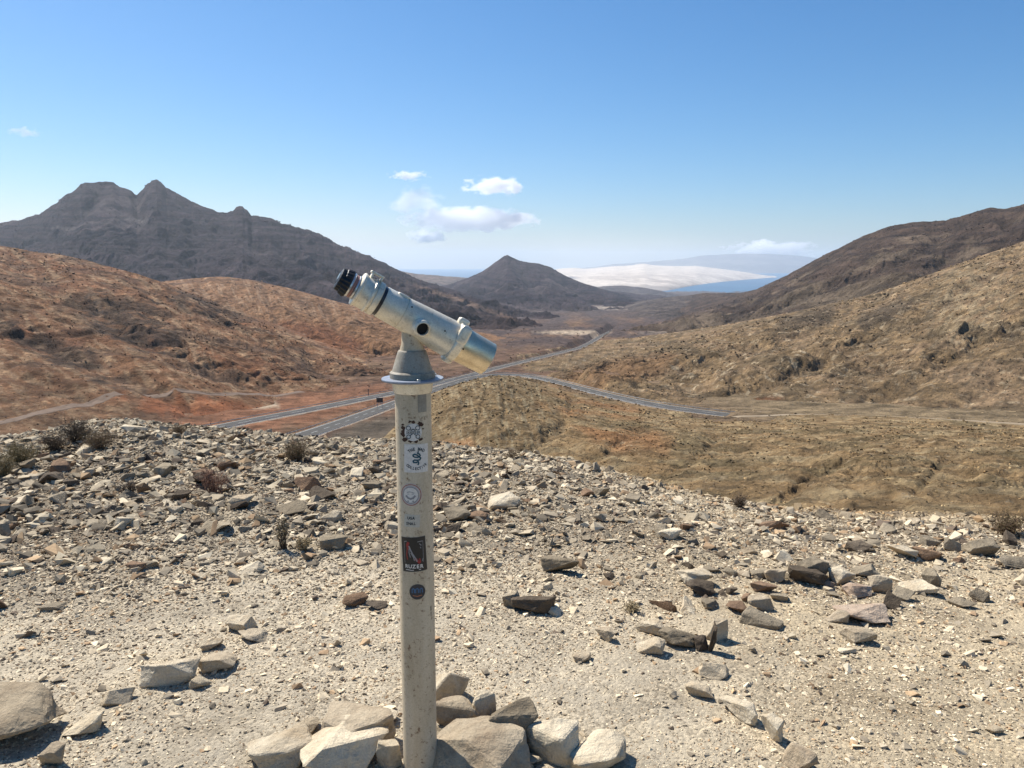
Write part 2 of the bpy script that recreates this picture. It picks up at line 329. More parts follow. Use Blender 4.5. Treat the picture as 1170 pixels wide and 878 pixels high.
def col_C(PX, PY, T, rg, fb, X, Y, Z):
    C = col_M(PX * 0 + 300, PY * 0 + 300, T, rg, fb, X, Y, Z)
    C = lerp(C, c3(.25, .20, .165) + 0 * C, blob(PX, PY, 640, 358, 80, 2.5, 3, .6) * .7)
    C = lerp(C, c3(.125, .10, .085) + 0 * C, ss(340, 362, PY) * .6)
    return C
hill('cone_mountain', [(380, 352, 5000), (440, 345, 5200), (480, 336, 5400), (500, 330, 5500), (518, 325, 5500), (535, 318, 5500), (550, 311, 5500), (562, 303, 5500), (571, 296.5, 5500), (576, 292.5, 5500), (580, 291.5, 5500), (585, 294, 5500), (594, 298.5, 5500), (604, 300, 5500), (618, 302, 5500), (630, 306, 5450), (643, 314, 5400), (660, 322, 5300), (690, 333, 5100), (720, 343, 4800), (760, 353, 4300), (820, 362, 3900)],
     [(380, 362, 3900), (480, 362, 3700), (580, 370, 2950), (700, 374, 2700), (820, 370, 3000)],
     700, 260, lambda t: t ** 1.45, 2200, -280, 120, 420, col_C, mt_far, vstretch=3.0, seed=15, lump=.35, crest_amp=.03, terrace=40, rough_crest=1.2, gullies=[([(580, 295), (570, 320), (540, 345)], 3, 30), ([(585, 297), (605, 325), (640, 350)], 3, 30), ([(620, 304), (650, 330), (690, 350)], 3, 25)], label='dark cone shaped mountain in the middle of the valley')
def flatcol(base, alt, lam, s):
    def f(PX, PY, T, rg, fb, X, Y, Z):
        C = np.zeros(PX.shape + (3,)) + c3(*base)
        return lerp(C, c3(*alt) + 0 * C, ss(-.2, .3, fbm(X / lam, Y / lam, 5, s, .6)))
    return f
hill('far_left_ridge', [(330, 296, 8000), (395, 291, 8000), (420, 294, 8000), (432, 297.5, 8000), (445, 304, 8000), (458, 310, 8000), (475, 313, 8000), (500, 315, 8000), (540, 318, 8000), (590, 322, 7800), (660, 330, 7500)],
     [(330, 345, 6000), (660, 345, 6000)], 400, 100, 1.1, 1500, -405, 60, 500, flatcol((.17, .125, .1), (.10, .08, .075), 500, 91), mt_far, seed=21, crest_amp=.04, rough_crest=1.2, label='low hazy ridge between the two dark mountains')
hill('far_right_ridge', [(600, 340, 7500), (640, 334, 7500), (665, 331, 7500), (690, 327.5, 7500), (710, 326.5, 7500), (740, 330, 7300), (765, 335, 7100), (800, 343, 6800), (840, 347, 6500)],
     [(600, 352, 5600), (840, 354, 5400)], 400, 110, 1.1, 1500, -405, 50, 380, flatcol((.085, .075, .08), (.12, .10, .095), 400, 92), mt_far, seed=22, crest_amp=.05, rough_crest=1.0, label='low dark bluish ridge in front of the dunes')
def col_I(PX, PY, T, rg, fb, X, Y, Z):
    C = flatcol((.078, .062, .056), (.13, .10, .082), 160, 93)(PX, PY, T, rg, fb, X, Y, Z)
    C = lerp(C, c3(.34, .265, .19) + 0 * C, blob(PX, PY, 760, 372, 60, 6, -6, .6, .5) * .8)
    return C
hill('middle_right_ridge', [(660, 368, 3400), (690, 360, 3600), (710, 352, 3800), (735, 346, 3800), (760, 342, 3800), (775, 339.5, 3800), (790, 338.5, 3800), (800, 341, 3800), (820, 343, 3700), (850, 343, 3600), (880, 344, 3500), (950, 348, 3400)],
     [(660, 378, 2100), (760, 380, 1950), (950, 378, 2100)], 600, 220, 0.95, 1200, -260, 42, 220, col_I, mt_far, seed=25, shear=-.4, crest_amp=.05, rough_crest=1.2, lump=.4, label='rugged dark ridge at the foot of the right hand slope')
def col_R(PX, PY, T, rg, fb, X, Y, Z):
    n = fbm(X / 130, Y / 130, 6, 101, .6)
    C = np.zeros(PX.shape + (3,)) + c3(.10, .07, .052)
    C = lerp(C, c3(.055, .042, .036) + 0 * C, ss(0, .3, fbn(X / 300, Z / 12 + fbm(X / 200, Y / 200, 3, 104), 5, 102, .6)) * .8)
    C = lerp(C, c3(.21, .16, .11) + 0 * C, ss(.0, .3, n) * (1 - ss(.72, .95, T)))
    C = lerp(C, c3(.21, .165, .115) + 0 * C, ss(.6, .2, T) * ss(-.3, .2, n) * .8)
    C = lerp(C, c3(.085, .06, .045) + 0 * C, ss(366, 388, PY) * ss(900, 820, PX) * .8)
    return C
hill('right_mountain', [(620, 404, 2300), (690, 390, 2600), (740, 376, 2600), (780, 361, 2500), (810, 352, 2450), (840, 343, 2400), (855, 337, 2350), (870, 330, 2300), (900, 314.5, 2100), (920, 303, 2050), (940, 292.5, 2000), (955, 285, 1950), (970, 277.5, 1900), (985, 270, 1850), (1000, 264.5, 1800), (1015, 259, 1780), (1030, 256, 1760), (1045, 253.5, 1740), (1060, 253, 1720), (1080, 252, 1700), (1100, 246.5, 1670), (1120, 240, 1640), (1132, 237, 1620), (1150, 238.5, 1580), (1160, 236, 1550), (1170, 233, 1500), (1250, 215, 1450), (1600, 175, 1300)],
     [(620, 410, 900), (800, 402, 900), (900, 395, 850), (1000, 385, 850), (1170, 365, 850), (1600, 380, 800)],
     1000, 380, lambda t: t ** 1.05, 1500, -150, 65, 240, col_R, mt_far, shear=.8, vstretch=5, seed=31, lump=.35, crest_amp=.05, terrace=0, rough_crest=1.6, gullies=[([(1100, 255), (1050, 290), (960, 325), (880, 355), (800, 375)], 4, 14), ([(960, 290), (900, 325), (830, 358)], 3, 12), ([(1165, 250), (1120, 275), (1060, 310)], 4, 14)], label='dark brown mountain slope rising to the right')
def col_R2(PX, PY, T, rg, fb, X, Y, Z):
    n = fbm(X / 45, Y / 45, 6, 111, .6); st = streak(PX, PY, -33, 5, 3, 112)
    C = np.zeros(PX.shape + (3,)) + c3(.25, .18, .105)
    C = lerp(C, c3(.285, .205, .13) + 0 * C, ss(-.1, .25, n))
    C = lerp(C, c3(.16, .125, .08) + 0 * C, ss(.05, .25, fbm(X / 60, Y / 60, 6, 117, .65)) * .8)
    C = lerp(C, c3(.15, .115, .075) + 0 * C, ss(.0, .2, st) * .7)
    C = lerp(C, c3(.10, .08, .06) + 0 * C, np.maximum(blob(PX, PY, 920, 365, 45, 11, -18, .5, .6, 4), blob(PX, PY, 1010, 358, 45, 12, -25, .5, .6, 5)) * .8)
    C = lerp(C, c3(.31, .25, .165) + 0 * C, blob(PX, PY, 1110, 345, 55, 45, -30, .6, .6, 6) * ss(-.2, .2, st) * .8)
    C = lerp(C, c3(.50, .42, .30) + 0 * C, ss(.16, .3, fbm(X / 9, Y / 9, 6, 113, .68)) * (.45 + .4 * blob(PX, PY, 900, 430, 160, 60, 0, .6)))
    C = lerp(C, c3(.28, .13, .065) + 0 * C, blob(PX, PY, 855, 462, 42, 8, -8, .6) * .8)
    C = lerp(C, c3(.24, .14, .075) + 0 * C, blob(PX, PY, 700, 425, 90, 14, -12, .6) * .6)
    return C
hill('right_hill', [(590, 436, 480), (630, 426, 520), (680, 414, 600), (740, 400, 700), (800, 385, 760), (870, 367, 800), (900, 360, 820), (950, 348, 840), (1000, 336, 850), (1040, 322, 860), (1080, 308, 870), (1120, 294, 880), (1170, 276, 880), (1250, 245, 850), (1600, 190, 800)],
     [(590, 440, 350), (640, 446, 330), (700, 460, 318), (820, 482, 295), (1000, 487, 280), (1170, 497, 262), (1600, 515, 240)],
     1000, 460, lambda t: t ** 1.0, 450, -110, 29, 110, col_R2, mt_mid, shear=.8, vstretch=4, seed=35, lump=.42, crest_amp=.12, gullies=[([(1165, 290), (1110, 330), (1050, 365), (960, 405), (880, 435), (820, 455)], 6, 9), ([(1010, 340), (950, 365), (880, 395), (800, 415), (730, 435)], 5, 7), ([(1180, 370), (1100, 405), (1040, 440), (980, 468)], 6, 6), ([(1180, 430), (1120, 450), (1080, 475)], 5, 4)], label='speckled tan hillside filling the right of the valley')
# dunes, headland, sea
def col_D(PX, PY, T, rg, fb, X, Y, Z):
    C = np.zeros(PX.shape + (3,)) + c3(.58, .50, .42)
    n = fbm(X / 900, Y / 2200, 6, 121, .65)
    C = lerp(C, c3(.34, .28, .235) + 0 * C, ss(307, 324, PY) * ss(-.2, .12, n) * .8)
    C = lerp(C, c3(.14, .12, .11) + 0 * C, blob(PX, PY, 790, 329, 22, 3, -6, .6, .5))
    C = lerp(C, c3(.22, .19, .17) + 0 * C, ss(325, 329, PY) * .7)
    return C
hill('sand_dunes', [(608, 317, 20000), (620, 311, 20000), (640, 307, 20000), (655, 306, 20000), (670, 307.5, 20000), (700, 304.5, 20000), (722, 303.5, 20000), (735, 301, 20000), (747, 303.5, 20000), (775, 304.5, 20000), (795, 304, 20000), (820, 307, 20000), (850, 311, 20000), (880, 316, 20300), (889, 317.6, 20500)],
     [(608, 338, 9700), (700, 338, 9700), (765, 334, 10800), (790, 328, 13000), (815, 324, 15000), (850, 320.3, 17600), (889, 317.9, 20400)],
     700, 200, lambda t: t ** 0.8, 3000, -405, 14, 900, col_D, mt_dist, seed=41, crest_amp=.1, lump=.9, rough_crest=.35, label='pale sand dunes running down to the sea')
hill('far_mountains', [(560, 312, 33000), (640, 309, 33000), (680, 305, 33000), (700, 302, 33000), (740, 299.5, 33000), (780, 296, 33000), (800, 292.5, 33000), (825, 291, 33000), (850, 290, 33000), (880, 290.5, 33000), (910, 292, 33000), (940, 296, 33000), (1000, 301, 33000), (1200, 308, 33000)],
     [(560, 315, 27500), (1200, 315, 27500)], 500, 80, 1.0, 2500, -405, 160, 1500, flatcol((.13, .13, .14), (.19, .18, .18), 1500, 95), mt_dist, seed=45, crest_amp=.05, rough_crest=1.0, label='faint blue mountains on the far peninsula')
def sea():
    m, n, l, b = nodemat('sea_water')
    g = n.new('ShaderNodeNewGeometry')
    t = noise_node(n, l, g.outputs['Position'], 1 / 900, 5, .6)
    r = ramp(n, l, t.outputs[0], [(.35, (.02, .085, .17)), (.65, (.03, .12, .21))])
    l.new(r.outputs[0], b.inputs['Base Color']); b.inputs['Roughness'].default_value = .45
    b.inputs['Specular IOR Level'].default_value = .25
    t2 = noise_node(n, l, g.outputs['Position'], 1 / 60, 4, .6)
    bp = n.new('ShaderNodeBump'); bp.inputs['Strength'].default_value = .4; bp.inputs['Distance'].default_value = 6
    l.new(t2.outputs[0], bp.inputs['Height']); l.new(bp.outputs[0], b.inputs['Normal'])
    xs = np.linspace(-42000, 42000, 60); ys = np.linspace(7000, 44000, 60)
    X, Y = np.meshgrid(xs, ys, indexing='ij'); Z = -400 - 0 * X
    o = link('sea', np_mesh('sea', np.stack([X, Y, Z], -1).reshape(-1, 3), grid_faces(60, 60)), m); o['kind'] = 'structure'
sea()

# ------------------------------------------------------------------ haze
def haze():
    m = bpy.data.materials.new('haze'); m.use_nodes = True; n = m.node_tree.nodes; l = m.node_tree.links
    n.remove(n['Principled BSDF'])
    v = n.new('ShaderNodeVolumePrincipled'); v.inputs['Color'].default_value = (.80, .90, 1, 1)
    v.inputs['Density'].default_value = 3.2e-5; v.inputs['Anisotropy'].default_value = 0.25
    l.new(v.outputs[0], n['Material Output'].inputs['Volume'])
    x0, x1, y0, y1, z0, z1 = -45000, 45000, -300, 45000, -480, 560
    V = [(x, y, z) for x in (x0, x1) for y in (y0, y1) for z in (z0, z1)]
    me = bpy.data.meshes.new('haze')
    me.from_pydata(V, [], [(0, 1, 3, 2), (4, 6, 7, 5), (0, 4, 5, 1), (2, 3, 7, 6), (0, 2, 6, 4), (1, 5, 7, 3)])
    o = link('haze', me, m); o['kind'] = 'stuff'
haze()

# ------------------------------------------------------------------ viewpoint ground
CREST = [(-700, 522, 8), (0, 510, 7.6), (50, 501, 8), (90, 490, 8.5), (130, 485, 8.6), (180, 489, 9), (250, 495, 10), (350, 500, 11), (450, 504, 11.5), (500, 509, 11.5),
         (600, 521, 11), (700, 545, 9.5), (800, 565, 8.4), (900, 579, 7.8), (1000, 588, 7.4), (1100, 594, 7.2), (1170, 598, 7), (1900, 615, 7)]
_c = np.array(CREST, float)
_cx, _cy, _cz = at(_c[:, 0], _c[:, 1], _c[:, 2]); _cr = np.hypot(_cx, _cy); _ca = np.arctan2(_cx, _cy)
def zg_base(x, y):
    x = np.asarray(x, float); y = np.asarray(y, float)
    r = np.hypot(x, y); a = np.arctan2(x, y)
    rc = np.interp(a, _ca, _cr); zc = np.interp(a, _ca, _cz)
    t = np.clip((r - 2.4) / (rc - 2.4), 0, 1)
    e = np.maximum(r - rc, 0)
    g = 2 * (zc + 1.6) / (rc - 2.4)                     # slope reached at the crest
    z = -1.6 + (zc + 1.6) * t ** 2 + np.where(r > rc, np.minimum(g, -0.02) * e, 0) - 0.5 * (e - 3 * (1 - np.exp(-e / 3)))
    return z, r, rc
def zg(x, y):
    z, r, rc = zg_base(x, y)
    q = ss(3.2, 6.5, r)
    return z + fbm(x / 1.6, y / 1.6, 4, 201) * (.05 + .06 * q) + fbm(x / .3, y / .3, 4, 205) * (.012 + .03 * q)
def ground_hit(px, py):
    rx, fy, rz = (float(v) for v in ray(px, py))
    lo = None; t = 1.2
    while t < 60:
        if rz * t < float(zg(rx * t, fy * t)):
            a, b = t - 0.05, t
            for _ in range(12):
                m = (a + b) / 2
                if rz * m < float(zg(rx * m, fy * m)): b = m
                else: a = m
            return Vector((rx * b, fy * b, rz * b)), b
        t += 0.05
    return None, None
def ground_mat():
    m, n, l, b = nodemat('dusty_ground')
    g = n.new('ShaderNodeNewGeometry'); P = g.outputs['Position']
    a = n.new('ShaderNodeAttribute'); a.attribute_name = 'Col'
    t1 = noise_node(n, l, P, 2.2, 8, .65); r1 = ramp(n, l, t1.outputs[0], [(.32, (.72, .70, .68)), (.5, (1, 1, 1)), (.7, (1.22, 1.2, 1.16))])
    c = mixc(n, l, 'MULTIPLY', 1.0, a.outputs[0], r1.outputs[0])
    v = n.new('ShaderNodeTexVoronoi'); v.inputs['Scale'].default_value = 75; v.inputs['Randomness'].default_value = 1; l.new(P, v.inputs['Vector'])
    hs = n.new('ShaderNodeSeparateColor'); l.new(v.outputs['Color'], hs.inputs[0])
    r2 = ramp(n, l, hs.outputs[0], [(0, (.62, .60, .58)), (.5, (1, .99, .97)), (1, (1.32, 1.3, 1.26))])
    t3 = noise_node(n, l, P, 5, 4, .6); r3 = ramp(n, l, t3.outputs[0], [(.38, (.25,) * 3), (.6, (.95,) * 3)])
    c = mixc(n, l, 'MULTIPLY', r3.outputs[0], c, r2.outputs[0])
    t4 = noise_node(n, l, P, 260, 4, .7); r4 = ramp(n, l, t4.outputs[0], [(.3, (.66,) * 3), (.7, (1.3,) * 3)])
    c = mixc(n, l, 'MULTIPLY', .7, c, r4.outputs[0])
    l.new(c, b.inputs['Base Color']); b.inputs['Roughness'].default_value = 1; b.inputs['Specular IOR Level'].default_value = .1
    ad = n.new('ShaderNodeMath'); ad.operation = 'MULTIPLY_ADD'; l.new(v.outputs['Distance'], ad.inputs[0]); ad.inputs[1].default_value = -.9; l.new(t4.outputs[0], ad.inputs[2])
    t5 = noise_node(n, l, P, 22, 8, .7)
    b1 = n.new('ShaderNodeBump'); b1.inputs['Strength'].default_value = .8; b1.inputs['Distance'].default_value = .012; l.new(t5.outputs[0], b1.inputs['Height'])
    b2 = n.new('ShaderNodeBump'); b2.inputs['Strength'].default_value = .8; b2.inputs['Distance'].default_value = .006; l.new(ad.outputs[0], b2.inputs['Height']); l.new(b1.outputs[0], b2.inputs['Normal'])
    l.new(b2.outputs[0], b.inputs['Normal'])
    return m
def ground():
    na, nr = 1100, 640
    a = np.linspace(-R(100), R(100), na)[:, None]; r = np.exp(np.linspace(math.log(.25), math.log(90), nr))[None, :]
    X = np.sin(a) * r; Y = np.cos(a) * r; Z = zg(X, Y)
    _, rr, rc = zg_base(X, Y)
    n = fbm(X / 1.1, Y / 1.1, 5, 211)
    C = np.zeros(X.shape + (3,)) + c3(.45, .385, .285)
    C = lerp(C, c3(.43, .35, .235) + 0 * C, ss(-.4, 1.6, X + n))
    C = lerp(C, c3(.19, .15, .105) + 0 * C, ss(-.3, .2, n) * .9 * ss(3.4, 5.2, rr))  # ground among the rubble darkened: shade of the gaps put into its colour
    C = lerp(C, c3(.24, .18, .115) + 0 * C, ss(-1.8, .8, rr - rc))
    F = grid_faces(na, nr)
    o = link('ground', np_mesh('ground', np.stack([X, Y, Z], -1).reshape(-1, 3), F, C.reshape(-1, 3)), ground_mat()); o['kind'] = 'structure'
    # patch of ground behind the viewer
    return o
ground()

# ------------------------------------------------------------------ stones
def rock_hull(rnd, npts=16, box=.55, flat=1.0):
    bm = bmesh.new()
    for _ in range(npts):
        v = Vector((rnd.gauss(0, 1), rnd.gauss(0, 1), rnd.gauss(0, 1))).normalized()
        v = Vector([math.copysign(abs(c) ** box, c) for c in v]) * rnd.uniform(.72, 1.0)
        v.z *= flat; bm.verts.new(v * .5)
    r = bmesh.ops.convex_hull(bm, input=bm.verts)
    bmesh.ops.delete(bm, geom=[g for g in set(r['geom_interior'] + r['geom_unused']) if isinstance(g, bmesh.types.BMVert)], context='VERTS')
    return bm
def rock_mesh(name, seed, npts=15, detail=2, rough=.05, box=.5):
    rnd = random.Random(seed); bm = rock_hull(rnd, npts, box)
    bmesh.ops.dissolve_limit(bm, angle_limit=R(14), verts=bm.verts, edges=bm.edges)
    bmesh.ops.bevel(bm, geom=list(bm.edges), offset=.022, segments=1, profile=.6, affect='EDGES', clamp_overlap=True)
    bmesh.ops.triangulate(bm, faces=bm.faces)
    for _ in range(detail):
        bmesh.ops.subdivide_edges(bm, edges=[e for e in bm.edges if e.calc_length() > .09], cuts=1, use_grid_fill=False)
        bmesh.ops.triangulate(bm, faces=[f for f in bm.faces if len(f.verts) > 3])
    o = Vector((seed * 3.17 % 50, seed * 1.31 % 50, 0))
    bm.normal_update()
    for v in bm.verts:
        p = v.co * 2.2 + o
        n1 = mn.noise(p) + .5 * mn.noise(p * 2.3) + .3 * mn.noise(p * 5)
        chip = max(0, mn.noise(p * 1.7 + Vector((9, 9, 9))) - .25)
        v.co += v.normal * (n1 * rough - chip * rough * 1.6)
    lo = [min(v.co[k] for v in bm.verts) for k in range(3)]; hi = [max(v.co[k] for v in bm.verts) for k in range(3)]
    for v in bm.verts:
        for k in range(3): v.co[k] = (v.co[k] - (lo[k] + hi[k]) / 2) / (hi[k] - lo[k])
        v.co.z += .5
    me = bpy.data.meshes.new(name); bm.to_mesh(me); bm.free()
    for p in me.polygons: p.use_smooth = False
    return me
def rock_mat(name, c1, c2, scale=6):
    m, n, l, b = nodemat(name)
    tc = n.new('ShaderNodeNewGeometry'); P = tc.outputs['Position']
    oi = n.new('ShaderNodeObjectInfo')
    t = noise_node(n, l, P, scale, 9, .65, .4)
    r = ramp(n, l, t.outputs[0], [(.34, c2), (.56, c1), (.75, tuple(min(.9, x * 1.18) for x in c1))])
    t2 = noise_node(n, l, P, 130, 5, .7); r2 = ramp(n, l, t2.outputs[0], [(.3, (.78,) * 3), (.68, (1.15,) * 3)])
    c = mixc(n, l, 'MULTIPLY', .8, r.outputs[0], r2.outputs[0])
    ro = ramp(n, l, oi.outputs['Random'], [(0, (.74, .72, .69)), (.5, (1, 1, 1)), (1, (1.16, 1.15, 1.12))])
    c = mixc(n, l, 'MULTIPLY', 1.0, c, ro.outputs[0])
    l.new(c, b.inputs['Base Color']); b.inputs['Roughness'].default_value = 1; b.inputs['Specular IOR Level'].default_value = .1
    t3 = noise_node(n, l, P, 28, 9, .68, .3)
    b1 = n.new('ShaderNodeBump'); b1.inputs['Strength'].default_value = .9; b1.inputs['Distance'].default_value = .022; l.new(t3.outputs[0], b1.inputs['Height'])
    b2 = n.new('ShaderNodeBump'); b2.inputs['Strength'].default_value = .5; b2.inputs['Distance'].default_value = .003; l.new(t2.outputs[0], b2.inputs['Height']); l.new(b1.outputs[0], b2.inputs['Normal'])
    l.new(b2.outputs[0], b.inputs['Normal']); return m
RM = {'pale': rock_mat('pale_stone', (.60, .51, .37), (.43, .335, .22)), 'grey': rock_mat('grey_stone', (.31, .255, .18), (.18, .145, .10)),
      'brown': rock_mat('brown_stone', (.25, .165, .105), (.13, .085, .06)), 'dark': rock_mat('dark_stone', (.15, .118, .085), (.07, .054, .04)),
      'tan': rock_mat('tan_stone', (.47, .385, .27), (.32, .245, .165)), 'pink': rock_mat('pinkish_stone', (.44, .345, .26), (.32, .22, .15))}
def place(o, hit, W, D, H, yaw, tilt=(0, 0), sink=.12):
    o.location = hit - Vector((0, 0, H * sink)); o.scale = (W, D, H)
    o.rotation_euler = (tilt[0], tilt[1], yaw)
GRP = {'ring': 'rocks piled around the foot of the telescope post', 'line': 'stones bordering the path', 'right': 'larger rocks on the stony ground to the right', 'field': 'larger rocks lying on the gravel'}
